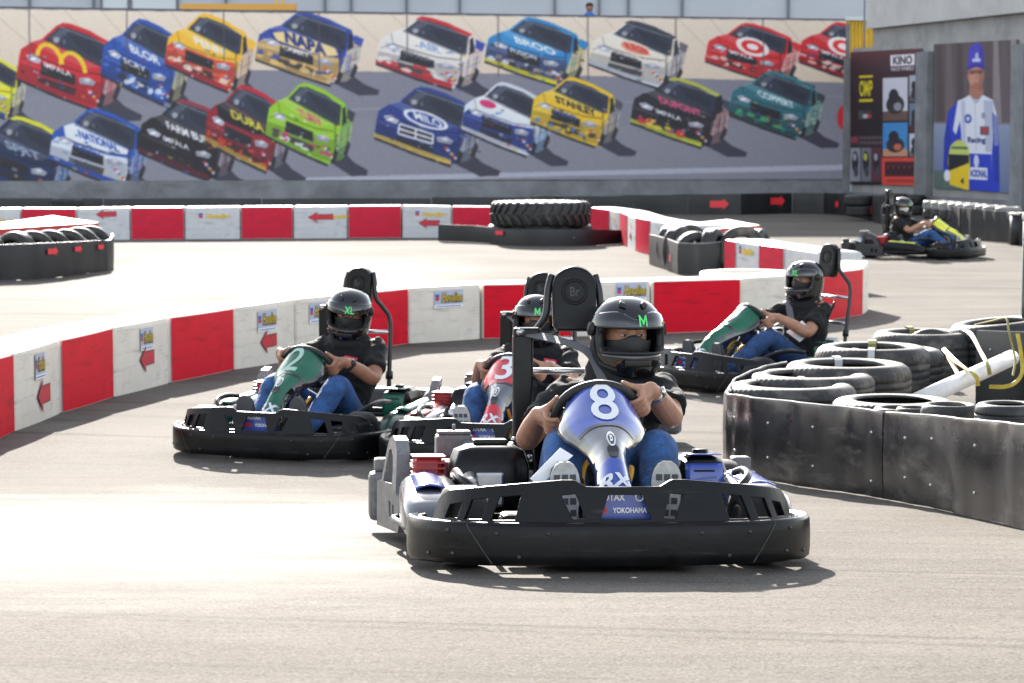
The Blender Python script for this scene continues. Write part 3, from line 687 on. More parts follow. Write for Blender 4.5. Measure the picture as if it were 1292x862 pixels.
pc = Canvas(0, 0, 40, 160, .6); pc.grad(0, 160, (150, 40, 56), (190, 60, 70)); pc.rect(0, 0, 40, 40, (70, 60, 80)); pc.poly([(10, 30), (40, 20), (40, 90), (14, 80)], (206, 120, 120))
poster('poster', ((1301, 60, 246), (1372, 56, 254)), pc, 'red poster mostly cut off at the right edge of the wall')
# yellow corrugated hoarding between banner and wall
P0 = at_y(1068, 26, 60.5); P1 = at_y(1104, 22, 60.5)
yc = thing('corrugated_hoarding', 'yellow corrugated metal sheet showing above the corner between banner and wall', 'hoarding', Matrix.Translation((P0.x, 60.5, 0)))
nn = 44; wd = P1.x - P0.x; mb = MB()
mb.grid(lambda u, v: (u * wd, .03 * math.sin(u * 2 * math.pi * 8), 2.5 + v * (P0.z - 2.5)), 96, 1)
o = mb.obj('sheet', 'yellow_steel', yc); md = o.modifiers.new('s', 'SOLIDIFY'); md.thickness = .02
MB().box((wd / 2, 0, P0.z + .05), (wd + .05, .10, .09)).obj('top_rail', 'panel_pale', yc)
MB().box((.1, .1, P0.z / 2), (.1, .1, P0.z)).box((wd - .1, .1, P0.z / 2), (.1, .1, P0.z)).obj('post', 'panel_joint', yc)
w0 = at_y(1091, 0, 59.6); w1 = ground(1090, 262)
tag(MB().tube([(w0.x, 59.6, 0), (w0.x, 59.6, 8.5)], .022, 8).obj('mast', 'panel_joint'), 'thin dark mast standing in front of the yellow corrugated sheet', 'mast')

# ------------------------------------------------------------------ red and white barrier blocks
def block_mat(name, col, sc, am):
    return mat(name, col, .42, var=.09, vs=5, spec=.12, scuff=(sc, .535, (1.3, 1.3, 13), am), bump=.05, bs=9)
block_mat('block_white', (.70, .64, .555), (.10, .095, .09), .7); block_mat('block_red', (.62, .005, .022), (.06, .004, .008), .75)
block_mat('block_red_far', (.56, .018, .045), (.05, .04, .05), .8); block_mat('block_white_far', (.55, .55, .56), (.07, .07, .075), .85)
mat('block_top', (.76, .72, .65), .45, var=.08, vs=4); mat('seam_dark', (.05, .05, .05), .7)
mat('sticker_base', (.42, .45, .55), .35); mat('sticker_yellow', (.66, .45, .02), .4); mat('sticker_black', (.02, .02, .025), .5); mat('sticker_blue', (.02, .08, .40), .4); mat('sticker_red', (.55, .02, .03), .4)
mat('arrow_red', (.50, .012, .03), .45, var=.12, vs=20, scuff=((.07, .01, .02), .6, (6, 6, 40), .6)); mat('arrow_edge', (.05, .01, .015), .6)
def block(seam_l, seam_r, z_l, z_r, depth_l, depth_r, col, label, group, far=False, sticker=None, arrow=None, sdir=-1, face_in=.02, pale_tile=True):
    """upright block between two ground points (front face), local frame at the middle of its foot, x along the face"""
    a, b = Vector(seam_l), Vector(seam_r); mid = (a + b) / 2; ex = (b - a); ln = Vector((ex.x, ex.y, 0)).length; ex = Vector((ex.x, ex.y, 0)).normalized(); ey = Vector((-ex.y, ex.x, 0))
    M = Matrix(((ex.x, ey.x, 0, mid.x), (ex.y, ey.y, 0, mid.y), (0, 0, 1, mid.z), (0, 0, 0, 1))); Mi = M.inverted()
    t = thing('barrier_block', label, 'barrier', M, group)
    dl, dr = Mi.to_3x3() @ Vector(depth_l), Mi.to_3x3() @ Vector(depth_r)
    za, zb = a.z - mid.z, b.z - mid.z; h = ln / 2 - .009
    bot = [Vector((-h, 0, za)), Vector((h, 0, zb)), Vector((h, 0, zb)) + dr, Vector((-h, 0, za)) + dl]
    hl, hr = z_l, z_r
    # body: rounded section swept along the face, slightly bulging
    prof = [(0, .0), (-.004, .03), (.0, .5), (.004, .93), (.014, .985), (.035, 1.), (.5, 1.012), (.93, 1.), (.98, .97), (1., .9), (1., 0)]
    rings = []
    for u in (0, .012, .03, .25, .5, .75, .97, .988, 1):
        f = bot[0].lerp(bot[1], u); d = dl.lerp(dr, u); H = hl + (hr - hl) * u; e = .022 if u in (0, 1) else (.007 if u in (.012, .988) else 0)
        bulge = .012 * math.sin(math.pi * u)
        rings.append([f + d * min(max(p, 0), 1) + Vector((0, -bulge * (1 - p) + e * (1 - 2 * p), 0)) + Vector((0, 0, H * z - (e if z > .5 else 0))) for p, z in prof])
    mb = MB(); mb.rings(rings, 0, False)
    mb.obj('body', ['block_white_far' if far else 'block_top' if col == 'red' else 'block_white'], t)
    def face(u, v, out=.003):                     # u -.5...5 along, v 0..1 up the front face
        q = u + .5; f = bot[0].lerp(bot[1], q); H = hl + (hr - hl) * q
        return f + Vector((0, -.012 * math.sin(math.pi * q) - out - .004, H * v))
    if col == 'red':
        mb = MB(); mb.grid(lambda i, j: face((i - .5) * .985, .012 + j * .965, .004), 12, 10)
        mb.obj('red_panel', 'block_red_far' if far else 'block_red', t)
    if sticker:
        u0, v0, w_, h_ = sticker; mb = MB(); k = ln; H = (hl + hr) / 2
        q = lambda x, y, o: face(u0 + x / k, v0 + y / H, o)
        def rr(x0, y0, x1, y1, o, mi): mb.add([q(x0, y0, o), q(x1, y0, o), q(x1, y1, o), q(x0, y1, o)], [[0, 1, 2, 3]], mi)
        if not far:
            rr(-w_ / 2, -h_ / 2, w_ / 2, h_ / 2, .003, 0); rr(-w_ / 2, -h_ / 2, w_ / 2, -h_ / 2 + h_ * .18, .0045, 1)
            for i_ in range(9): rr(-w_ * .43 + i_ * w_ * .097, -h_ * .43, -w_ * .43 + i_ * w_ * .097 + w_ * .075, -h_ * .38, .006, 4)
            put_text(mb, 'Havoline', w_ * .74, h_ * .60, lambda x, y: q(x + w_ * .115 + .003, y + h_ * .10 - .004, .005), 3, .10, .12)
            put_text(mb, 'Havoline', w_ * .70, h_ * .52, lambda x, y: q(x + w_ * .115, y + h_ * .10, .007), 2, .012, .12)
            for mi, yo in ((4, .16), (5, -.02)):
                x = -w_ * .40; ww = w_ * .065
                mb.add([q(x - ww, h_ * (yo + .16), .006), q(x - ww, h_ * yo, .006), q(x, h_ * (yo - .09), .006), q(x + ww, h_ * yo, .006), q(x + ww, h_ * (yo + .16), .006), q(x, h_ * (yo + .07), .006)], [[0, 1, 2, 5], [5, 2, 3, 4]], mi)
        else:
            put_text(mb, 'Havoline', w_ * .7, h_ * .5, lambda x, y: q(x + w_ * .1, y, .005), 2, .07, .1)
            rr(-w_ * .48, -h_ * .2, -w_ * .36, h_ * .05, .005, 5); rr(-w_ * .48, h_ * .08, -w_ * .36, h_ * .3, .005, 4)
        mb.obj('sticker', ['sticker_base', 'white_paint', 'sticker_yellow', 'sticker_black', 'sticker_blue', 'sticker_red'], t)
    if arrow:
        u0, v0, w_, h_ = arrow; mb = MB(); k = ln; H = (hl + hr) / 2
        def arr(s, o, mi):
            P = [(-.5 * w_ - s * 1.4, 0), (-.12 * w_ + s * .5, h_ * .5 + s * 1.5), (-.15 * w_, h_ * .27 + s), (.5 * w_ + s, h_ * .29 + s), (.5 * w_ + s, -h_ * .21 - s), (-.15 * w_, -h_ * .23 - s), (-.12 * w_ + s * .5, -h_ * .5 - s * 1.5)]
            mb.add([face(u0 + x * (-sdir) / k, v0 + y / H, o) for x, y in P], [[0, 1, 2, 5, 6], [2, 3, 4, 5]], mi)
        arr(.006, .005, 1); arr(0, .007, 0)
        mb.obj('arrow', ['arrow_red', 'arrow_edge'], t)
    return t
# long row in front (left to right): x, top y, bottom y in the photograph
SEAM = [(-60, 465, 578), (18, 446, 544.5), (77, 428.5, 521), (143, 413, 501), (214.5, 400, 483), (295, 388.5, 466.5), (374, 377.5, 454), (441, 370.5, 445), (515, 363.5, 433.5), (608, 358.7, 427.5), (722, 356.5, 424.5), (822, 354.5, 421.5), (934.5, 351.5, 417), (1036, 344.5, 406), (1088, 339, 397)]
G1 = 'long curved red and white barrier'
G_ = [ground(x, b) for x, t, b in SEAM]; Z_ = [at_y(x, t, p.y).z - p.z for (x, t, b), p in zip(SEAM, G_)]
N_ = []
for i in range(len(G_)):
    d = (G_[min(i + 1, len(G_) - 1)] - G_[max(i - 1, 0)]); d.z = 0; d.normalize(); N_.append(Vector((-d.y, d.x, 0)))
DEP = .46
LBL = ['scuffed red block cut off by the left edge, nearest end of the long barrier', 'white block with the most smudged red arrow, beside the cut-off red block', 'red block between two white blocks with arrows, nearest the left edge of the long barrier',
       'white block with sticker above a tidy red arrow, third from the left edge', 'plain red block behind the nose of the kart numbered 2', 'white block with sticker and arrow touching the left hand of the driver numbered 2', 'white block whose sticker is half hidden by the XL helmet',
       'red block directly behind the headrest of the kart numbered 2', 'white block with a blue grey sticker and no arrow, between two karts', 'red block behind the helmet and headrest of the kart numbered 3', 'white block whose sticker is half hidden by the front headrest',
       'bright red block with black rubber streaks, left of the kart numbered 7', 'white block with a red arrow pointing at the visor of the driver numbered 7', 'red block smeared black, ending the long barrier behind the driver of kart 7']
COLS = 'RWRWRWWRWRWRWR'
ST = {1: ((.0, .74, .20, .155), (.07, .34, .26, .20)), 3: ((.05, .745, .22, .15), (.05, .45, .24, .17)), 5: ((.0, .72, .27, .16), (.02, .38, .22, .17)), 6: ((-.1, .74, .27, .16), None), 8: ((.03, .77, .31, .15), None), 10: ((.24, .80, .30, .16), None), 12: (None, (.14, .60, .26, .17))}
for i in range(14):
    s_, a_ = ST.get(i, (None, None))
    block(G_[i], G_[i + 1], Z_[i], Z_[i + 1], N_[i] * DEP, N_[i + 1] * DEP, 'red' if COLS[i] == 'R' else 'white', LBL[i], G1, sticker=s_, arrow=a_)
# end face: short pale block closing the row
e0 = G_[-1]; e1 = ground(1095.5, 390)
block(e0 + (e1 - e0) * .02, e1, Z_[-1], at_y(1095.5, 329, e1.y).z - e1.z, Vector((-.42, .05, 0)), Vector((-.42, .05, 0)), 'white', 'dirty white end block closing the long barrier beside the driver numbered 7', G1)
# white pads with a round hollow lying on the back of the row
def hollow_cap(px, py, Y, rx, ry, label):
    c = at_y(px, py, Y); mb = MB()
    n = 40; out = [(math.cos(2 * math.pi * k / n), math.sin(2 * math.pi * k / n)) for k in range(n)]
    h = c.z
    mb.rings([[Vector((x * rx, y * ry, -h)) for x, y in out], [Vector((x * rx, y * ry, -.02)) for x, y in out], [Vector((x * rx * .97, y * ry * .97, 0)) for x, y in out], [Vector((x * rx * .66, y * ry * .66, .0)) for x, y in out], [Vector((x * rx * .62, y * ry * .62, -.03)) for x, y in out], [Vector((x * rx * .6, y * ry * .6, -.25)) for x, y in out]], cap=True)
    o = mb.obj('round_barrier', 'block_white'); o.location = (c.x, Y, h)
    return tag(o, label, 'barrier')
hollow_cap(944, 343.2, 22.4, .46, .56, 'round white barrier end with a hollow top, behind the streaked red block')
# far row, left of the tractor tyre
FX = [-30, 27, 97, 165, 233, 304, 370, 439, 507, 570, 628]
G2 = 'far straight red and white barrier'
f_t = [263.5, 263, 263, 262, 261.5, 261, 260.5, 260, 259.5, 260.5, 261]; f_b = [302, 302, 302, 301.5, 301, 300.5, 300, 299.5, 299, 299, 299]
FG = [ground(x, b + 1) for x, b in zip(FX, f_b)]; FZ = [at_y(x, t, p.y).z for x, t, p in zip(FX, f_t, FG)]
FL = ['far white block at the left edge, above the tyre island', 'far red block above the tyre island on the left', 'far white block with its lower half rubbed black, right of the tyre island corner', 'far red block with a dark grey smear, first after the half-black white one', 'far white block with sticker and heavy black skid marks', 'far red block between the skid-marked white block and the white arrow block', 'far white block with a red arrow over black streaks', 'clean far red block between two white blocks with arrows', 'far white block with sticker over a red arrow, beside the last red one', 'far red block partly hidden by the giant tyre']
for i in range(10):
    red = i % 2 == 1
    ar = {2: (.05, .80, .34, .15), 6: (.0, .66, .44, .17), 8: (.05, .46, .36, .17)}.get(i); stt = {0: (.2, .6, .5, .16), 4: (.05, .72, .6, .16), 8: (.1, .75, .6, .16), 6: (.3, .68, .5, .14)}.get(i)
    block(FG[i], FG[i + 1], FZ[i], FZ[i + 1], (0, .5, 0), (0, .5, 0), 'red' if red else 'white', FL[i], G2, far=True, sticker=stt, arrow=ar)
# far row coming back towards the camera right of the giant tyre
def row(pts, cols, labels, grp, st, depth=.5, flip=False):
    Gs = [ground(x, b) for x, t, b in pts]; Zs = [at_y(x, t, p.y).z - p.z for (x, t, b), p in zip(pts, Gs)]
    for i, c in enumerate(cols):
        d = (Gs[i + 1] - Gs[i]); d.z = 0; d.normalize(); n = Vector((-d.y, d.x, 0)) * depth; a_, b_ = st.get(i, (None, None))
        block(Gs[i], Gs[i + 1], Zs[i], Zs[i + 1], n, n, 'red' if c == 'R' else 'white', labels[i], grp, far=True, sticker=a_, arrow=b_)
row([(745, 261.5, 299), (769, 264.5, 302), (782, 267, 306), (791.5, 270.5, 312), (802, 274, 317), (820, 277.5, 322), (850, 282, 329), (872, 285, 333)], 'RWRWRWR',
    ['red block touching the right side of the giant tyre', 'narrow white block with sticker, right of the giant tyre', 'thin red slice of a block between two narrow white ones', 'narrow white block with an upright red mark', 'red block just left of the right-hand tyre pen', 'white block with sticker half hidden by the right-hand tyre pen', 'red block hidden deep behind the right-hand tyre pen'], 'receding red and white barrier by the giant tyre',
    {1: ((0, .7, .4, .16), None), 3: ((0, .75, .3, .14), (0, .4, .2, .15)), 5: ((.1, .72, .5, .18), None)})
row([(914, 302, 352), (928.5, 304, 354.5), (957.5, 308.5, 358), (989, 312, 362), (1031, 318.5, 369)], 'RWRW',
    ['narrow red block touching the dark right-hand tyre pen', 'white block with a small yellow sticker, right of the tyre pen', 'pale red block behind the helmet of the driver numbered 7', 'white block just behind the helmet of the driver numbered 7'], 'short red and white barrier behind the driver numbered 7',
    {1: ((.0, .78, .42, .18), None)}, depth=.55)
# ------------------------------------------------------------------ rubber belts and tyres
mat('belt_black', (.016, .016, .018), .27, var=.4, vs=3, scuff=((.17, .158, .145), .53, (2.2, 2.2, 8), .5), bump=.08, bs=7, rvar=.09)
mat('belt_dark', (.010, .0105, .012), .5, var=.3, vs=3, scuff=((.06, .058, .056), .6, (2, 2, 8), .5))
mat('belt_edge', (.34, .33, .31), .7); mat('rivet', (.6, .6, .6), .3, metal=.8); mat('arrow_bright', (.72, .03, .04), .45)
mat('tyre_rubber', (.016, .0155, .0155), .55, var=.35, vs=7, scuff=((.085, .08, .072), .54, (5, 5, 5), .55), bump=.15, bs=60)
mat('tyre_dusty', (.024, .023, .022), .65, var=.35, vs=7, scuff=((.20, .18, .15), .48, (4, 4, 9), .6), bump=.15, bs=60)
mat('strap_grey', (.42, .42, .42), .6); mat('strap_yellow', (.42, .31, .03), .6, var=.3, vs=20); mat('strap_olive', (.24, .22, .06), .6, var=.2, vs=20); mat('pvc_white', (.62, .59, .57), .45, var=.15, vs=9, scuff=((.3, .27, .25), .6, (9, 9, 9), .5))
mat('slab_pale', (.66, .58, .50), .6, var=.12, vs=4); mat('slab_red', (.50, .04, .04), .5, var=.2, vs=6); mat('cap_white', (.62, .60, .56), .6, var=.15, vs=8); mat('sunlit_grey', (.22, .215, .205), .6, var=.3, vs=8)
def belt(pts, name, label, cat='barrier', group=None, m='belt_black', th=.02, wav=0., rivets=(), arrows=(), edge=True, wob=5.):
    """pts: (ground point, height) along the outer face, left to right as seen from outside"""
    P = [Vector(p) for p, h in pts]; H = [h for p, h in pts]; Q = crom(P, 6); Hs = [v.x for v in crom([(h, 0, 0) for h in H], 6)]
    o0 = P[len(P) // 2].copy(); n = len(Q); out = []
    for i in range(n):
        d = Q[min(i + 1, n - 1)] - Q[max(i - 1, 0)]; d.z = 0; d.normalize(); out.append(Vector((d.y, -d.x, 0)))
    acc = [0.]
    for i in range(1, n): acc.append(acc[-1] + (Q[i] - Q[i - 1]).length)
    def pos(i, v, o): return Q[i] - o0 + out[i] * (o + wav * math.sin(acc[i] * wob * 2.1) * (.4 + .6 * v) + wav * .6 * math.sin(acc[i] * wob * 5.3 + 1)) + Vector((0, 0, Hs[i] * v))
    mb = MB(); rings = []
    for i in range(n):
        rings.append([pos(i, v, o) for v, o in ((0.02, 0), (.5, .004), (.97, 0), (1, -.003), (1, -th), (.02, -th))])
    mb.rings(rings, 0, False); t = thing(name, label, cat, Matrix.Translation(o0), group)
    for k, f in enumerate(mb.f): mb.sm[k] = len(f) == 4
    o = mb.obj('belt_sheet', m, t); md = o.modifiers.new('e', 'EDGE_SPLIT'); md.split_angle = R(50)
    def at(u, v, off):
        s = u * acc[-1]; i = min(range(n), key=lambda k: abs(acc[k] - s)); i = min(i, n - 2)
        i = max(0, i if acc[i] <= s else i - 1); f = (s - acc[i]) / max(1e-6, acc[i + 1] - acc[i])
        return pos(i, v, off).lerp(pos(i + 1, v, off), f)
    if edge:
        mb = MB(); mb.tube([at(k / 40, 1, -th / 2) + Vector((0, 0, .001)) for k in range(41)], .0052, 6); mb.obj('edge_trim', 'belt_edge', t)
    if rivets:
        mb = MB()
        for u, v in rivets: mb.sph(at(u, v, .004), .007, n=6)
        mb.obj('rivets', 'rivet', t)
    for u, v, w_, h_, s in arrows:
        mb = MB(); L_ = acc[-1]; q = lambda x, y: at(u + s * x / L_, v + y / H[len(H) // 2], .026)
        for k in range(8): a, b = -.5 + .7 * k / 8, -.5 + .7 * (k + 1) / 8; mb.add([q(a * w_, h_ * .3), q(b * w_, h_ * .3), q(b * w_, -h_ * .3), q(a * w_, -h_ * .3)], [[0, 1, 2, 3]])
        for k in range(4): a, b = .2 + .3 * k / 4, .2 + .3 * (k + 1) / 4; ha, hb = h_ * (.5 - a) / .6, h_ * (.5 - b) / .6; mb.add([q(a * w_, ha), q(b * w_, hb), q(b * w_, -hb), q(a * w_, -ha)], [[0, 1, 2, 3]])
        mb.obj('arrow', 'arrow_bright', t)
    return t
def gh(x, t, b): p = ground(x, b); return (p, at_y(x, t, p.y).z - p.z)
PB = [gh(*q) for q in ((917.5, 497.5, 590), (926, 499, 597), (955, 503, 605), (1005, 508.5, 615), (1060, 514, 622.5), (1114.5, 520.5, 631))]
l0 = PB[0][0]; h0 = PB[0][1]
PB = [(Vector((l0.x + .45, l0.y + 1.3, 0)), .44), (Vector((l0.x + .20, l0.y + .9, 0)), .43), (Vector((l0.x + .03, l0.y + .42, .0)), h0)] + PB
belt(PB, 'tyre_pen_belt', 'scuffed black belt wrapped round the near end of the tyre pile', group='shiny black belts round the tyre pile', wav=.011, rivets=((.52, .72), (.53, .3), (.66, .72), (.66, .3), (.8, .74), (.8, .28), (.97, .76), (.97, .2)))
PB = [gh(*q) for q in ((1116, 520.5, 631.5), (1170, 525, 642), (1230, 531, 655.5), (1292, 537, 669.5), (1350, 543, 684))]
belt(PB, 'tyre_pen_belt', 'shiny black belt in front of the tyre pile, running off the right edge', group='shiny black belts round the tyre pile', wav=.012, rivets=((.12, .74), (.12, .3), (.24, .76), (.24, .26), (.5, .75), (.5, .27)), wob=4.)
def tyre_mesh(name, Rr, wd, inner=.60, m='tyre_rubber', n=168, lug=.013, key=None):
    key = key or (name, Rr, wd, inner, m)
    if key in CACHE: return CACHE[key]
    h = wd / 2; r = Rr
    prof = [(inner * r, .80 * h), (.63 * r, .92 * h), (.70 * r, 1.0 * h), (.80 * r, 1.02 * h), (.88 * r, .97 * h), (.945 * r, .84 * h), (.985 * r, .66 * h), (r, .48 * h), (r, .36 * h), (r * .982, .34 * h), (r * .982, .28 * h), (r, .26 * h), (r, .05 * h), (r * .982, .03 * h), (r * .982, -.03 * h), (r, -.05 * h),
            (r, -.26 * h), (r * .982, -.28 * h), (r * .982, -.34 * h), (r, -.36 * h), (r, -.48 * h), (.985 * r, -.66 * h), (.945 * r, -.84 * h), (.88 * r, -.97 * h), (.80 * r, -1.02 * h), (.70 * r, -1.0 * h), (.63 * r, -.92 * h), (inner * r, -.80 * h),
            (.66 * r, -.74 * h), (.84 * r, -.80 * h), (.92 * r, -.5 * h), (.94 * r, 0), (.92 * r, .5 * h), (.84 * r, .80 * h), (.66 * r, .74 * h)]
    tread = set(range(5, 23))
    def wob(k, j): return 1 - (lug * (1 if j < 9 or j > 18 else .5) if (j in tread and k % 3 == (0 if j < 14 else 1)) else 0)
    mb = MB(); mb.revolve(prof, n, wob=wob, closed=True); CACHE[key] = mb.mesh('tyre', [m]); return CACHE[key]
def tyre(loc, Rr, wd, label, group, rot=(0, 0, 0), m='tyre_rubber', inner=.62):
    o = link('tyre', tyre_mesh('tyre', Rr, wd, inner, m)); o.location = loc; o.rotation_euler = rot
    return tag(o, label, 'tyre', group)
def lay(px, py, w_px, wd, Rr, label, group, n=1, tilt=(0, 0), m='tyre_dusty', zoff=0):
    """a tyre lying flat whose top face is centred on pixel (px, py) and whose outline is w_px wide"""
    Y = FPX / (w_px / (2 * Rr)); c = at_y(px, py, Y)
    return tyre((c.x, Y, c.z - wd / 2 + zoff), Rr, wd, label, group, (tilt[0], tilt[1], rnd.random()), m)
GT = 'old tyres heaped behind the black belts'
def stack(px, py, w_px, wd, Rr, label, low, **k):
    a = lay(px, py, w_px, wd, Rr, label, GT, **k); z = a.location.z - wd
    i = 0
    while z > g(a.location.y) + wd * .3 and i < 2:
        tyre((a.location.x + .015 * (-1) ** i, a.location.y + .02, z), Rr, wd, low[i], GT, (0, 0, rnd.random()), k.get('m', 'tyre_dusty')); z -= wd; i += 1
    return a
A_ = stack(998, 484, 166, .21, .355, 'foremost big tyre lying on the rounded end of the belt', ['tyre under the foremost one, mostly behind the belt'])
B_ = stack(1022, 471, 164, .19, .36, 'thin tyre just behind the foremost one, with a grey strap', ['tyre under the thin strapped one', 'lowest tyre under the thin strapped one'])
C_ = stack(1069, 458, 162, .26, .365, 'wide dusty tyre in the middle of the heap', ['tyre under the wide dusty middle one', 'lowest tyre under the wide dusty middle one'])
D_ = stack(1101, 436.5, 146, .28, .35, 'tall open tyre with a grey and yellow strap, left of the double stack', ['tyre under the tall open strapped one'])
D2 = stack(1128, 440, 128, .28, .31, 'tyre tucked behind the right side of the tall open strapped tyre', ['tyre under the tucked-in one'], m='tyre_rubber')
E_ = stack(1164, 418.5, 128, .30, .33, 'open tyre at the back of the heap with a small tyre standing in it', ['tyre under the one at the back of the heap'], m='tyre_dusty')
F_ = stack(1262, 405, 126, .30, .325, 'tyre at the far right of the heap tied with yellow webbing', ['tyre under the yellow-tied one'], m='tyre_rubber')
F_.rotation_euler = (0, R(-6), 0)
HID = ['old tyre hidden low behind the front belts'] * 2
stack(1128, 503.5, 156, .13, .30, 'thin tyre lying in front of the white pipe with a pale strap', HID, m='tyre_rubber')
stack(1100, 509, 98, .12, .20, 'small flat tyre just behind the belt, left of the thin tyre', HID, m='tyre_rubber')
def stand(px, top, w_px, Rr, wd, yaw, label, group, m='tyre_rubber', tilt=0.):
    Y = FPX / (w_px / (2 * Rr)); c = at_y(px, top, Y)
    o = tyre((c.x, Y, c.z - Rr), Rr, wd, label, group, (0, 0, 0), m); o.rotation_mode = 'XYZ'; o.rotation_euler = (R(90) - tilt, 0, yaw); return o
stack(1136, 514, 72, .15, .134, 'small tyre against the belt seam, beside an even smaller one', HID, m='tyre_dusty')
stack(1154, 514, 50, .16, .092, 'smallest round tyre in the row behind the belt', HID, m='tyre_dusty')
stack(1198, 510, 74, .19, .129, 'dusty barrel-shaped tyre behind the second belt', HID, m='tyre_dusty')
lay(1272, 509, 84, .13, .142, 'treaded tyre on top at the right edge behind the second belt', GT, m='tyre_rubber')
stack(1272, 525, 86, .13, .145, 'tyre under the treaded one at the right edge', HID, m='tyre_rubber')
stand(1060, 490, 62, .165, .10, .2, 'small tyre leaning upright behind the foremost one', GT, tilt=R(52))
stand(1094, 489, 50, .14, .09, -.3, 'small leaning tyre beside the white pipe', GT, tilt=R(48))
stand(1177, 413.5, 78, .20, .12, .1, 'small tyre standing inside the open tyre at the back', GT, tilt=R(30))
stand(1106, 455, 58, .15, .10, .1, 'small tyre tucked inside the wide dusty middle tyre', GT, tilt=R(35))
# dark belt closing the far side of the pile, pipe and straps
q0 = at_y(1150, 470, 16.2); q1 = at_y(1215, 470, 16.6); q2 = at_y(1300, 470, 16.0)
q1 = at_y(1232, 440, 14.9); q2 = at_y(1300, 440, 14.2); q3 = at_y(1360, 440, 14.0)
belt([(Vector((q1.x, 14.9, 0)), .52), (Vector((q2.x, 14.35, 0)), .555), (Vector((q3.x, 14.2, 0)), .57)], 'tyre_pen_belt', 'dark riveted belt under the yellow-tied tyre on the far side of the pile', group='dark belts on the far side of the tyre pile', m='belt_dark', rivets=((.22, .78),), edge=False)
mb = MB(); p0, p1 = at_y(1158, 506, 12.1), at_y(1276, 452, 13.6); d_ = p1 - p0
mb.tube([p0, p0 + d_ * .33, p0 + d_ * .66, p1], .046, 20); mb.tube([p1 + d_ * .001, p1 + d_.normalized() * .004], .038, 20, 1)
pipe = mb.obj('pipe', ['pvc_white', 'belt_dark']); tag(pipe, 'white plastic pipe lying slantwise across the tyre heap', 'pipe')
def strap(pts, wd, label, m, th=.004, cat='strap'):
    Q = crom(pts, 6); rings = []
    for i, p in enumerate(Q):
        d = (Q[min(i + 1, len(Q) - 1)] - Q[max(i - 1, 0)]).normalized(); v = (p - CAM).normalized() if False else Vector((0, 1, .15)).normalized(); s = d.cross(v).normalized(); n = s.cross(d)
        rings.append([p + s * wd / 2 + n * th / 2, p - s * wd / 2 + n * th / 2, p - s * wd / 2 - n * th / 2, p + s * wd / 2 - n * th / 2])
    mb = MB(); mb.rings(rings, 0, False); o = mb.obj('strap', m); return tag(o, label, cat, 'straps tying the tyre heap')
def px3(l): return [at_y(*q) for q in l]
strap(px3([(1190, 440, 14.0), (1205, 455, 13.2), (1222, 468, 12.75), (1232, 476, 12.65), (1234, 487, 12.65)]), .022, 'yellow webbing strap from the tucked tyre down over the middle of the pipe', 'strap_yellow')
strap(px3([(1192, 442, 14.0), (1201, 458, 13.6), (1209, 472, 13.2)]), .022, 'short yellow strap end hanging left of the pipe', 'strap_yellow')
strap(px3([(1216, 416, 14.3), (1226, 423, 13.9), (1238, 445, 13.3), (1246, 460, 12.95), (1249, 473, 12.95)]), .022, 'olive yellow strap from the back tyre down over the pipe', 'strap_olive')
strap(px3([(1230, 410, 13.9), (1252, 405, 13.6), (1269, 402, 13.4), (1273, 418, 13.3), (1277, 436, 13.3), (1281, 455, 13.2), (1278, 474, 13.1)]), .012, 'long olive strap looping over the far right tyre', 'strap_olive')
strap(px3([(1284, 421, 13.2), (1288, 445, 13.15), (1290, 468, 13.1), (1282, 482, 13.05), (1268, 488, 13.0), (1248, 488, 13.0)]), .022, 'wide bright yellow strap hanging beside the right edge pole', 'strap_yellow')
def over(t, ang, label, m, wd=.045):
    """strap lying over the tread and sidewall of a flat tyre at one bearing"""
    Rr = max(v.co.x for v in t.data.vertices); h = max(v.co.z for v in t.data.vertices); u = Vector((math.cos(ang), math.sin(ang), 0)); c = t.location
    s = Vector((-u.y, u.x, 0)); rings = []
    for r, z in ((.60, .6), (.60, .95), (.70, 1.06), (.82, 1.08), (.92, 1.0), (1.0, .72), (1.02, .4), (1.02, -.6)):
        p = c + u * r * Rr + Vector((0, 0, z * h)); n = (u * .5 + Vector((0, 0, .8))) * .004
        rings.append([p + s * wd / 2, p - s * wd / 2, p - s * wd / 2 - n, p + s * wd / 2 - n])
    o = MB().rings(rings, 0, False).obj('strap', m); return tag(o, label, 'strap', 'straps tying the tyre heap')
over(A_, R(72), 'pale grey strap over the far side of the foremost tyre', 'strap_grey', .035)
over(B_, R(80), 'pale grey strap over the back of the thin tyre', 'strap_grey', .035)
over(C_, R(95), 'light grey strap over the far rim of the wide dusty tyre', 'strap_grey'); over(D_, R(-100), 'grey strap down the front of the tall open tyre', 'strap_grey', .04)
over(D_, R(82), 'olive strap over the far rim of the tall open tyre', 'strap_olive', .05); over(E_, R(100), 'pale olive strap over the back tyre', 'strap_olive', .04)
# pole at the right edge of the picture
pw = ground(1289.5, 505); pp = thing('pole', 'thin dark green pole with a round pale cap at the right edge', 'pole', Matrix.Translation(pw))
hz = at_y(1289, 270, pw.y).z - pw.z
mb = MB(); mb.tube([(0, 0, 0), (0, 0, hz - .05)], .014, 12); mb.obj('shaft', 'dark_green_plastic', pp)
MB().sph((0, 0, hz - .02), (.022, .022, .03)).obj('cap', 'cap_white', pp)
MB().cyl((0, 0, 0), (0, 0, .04), .06).obj('foot', 'black_metal', pp)

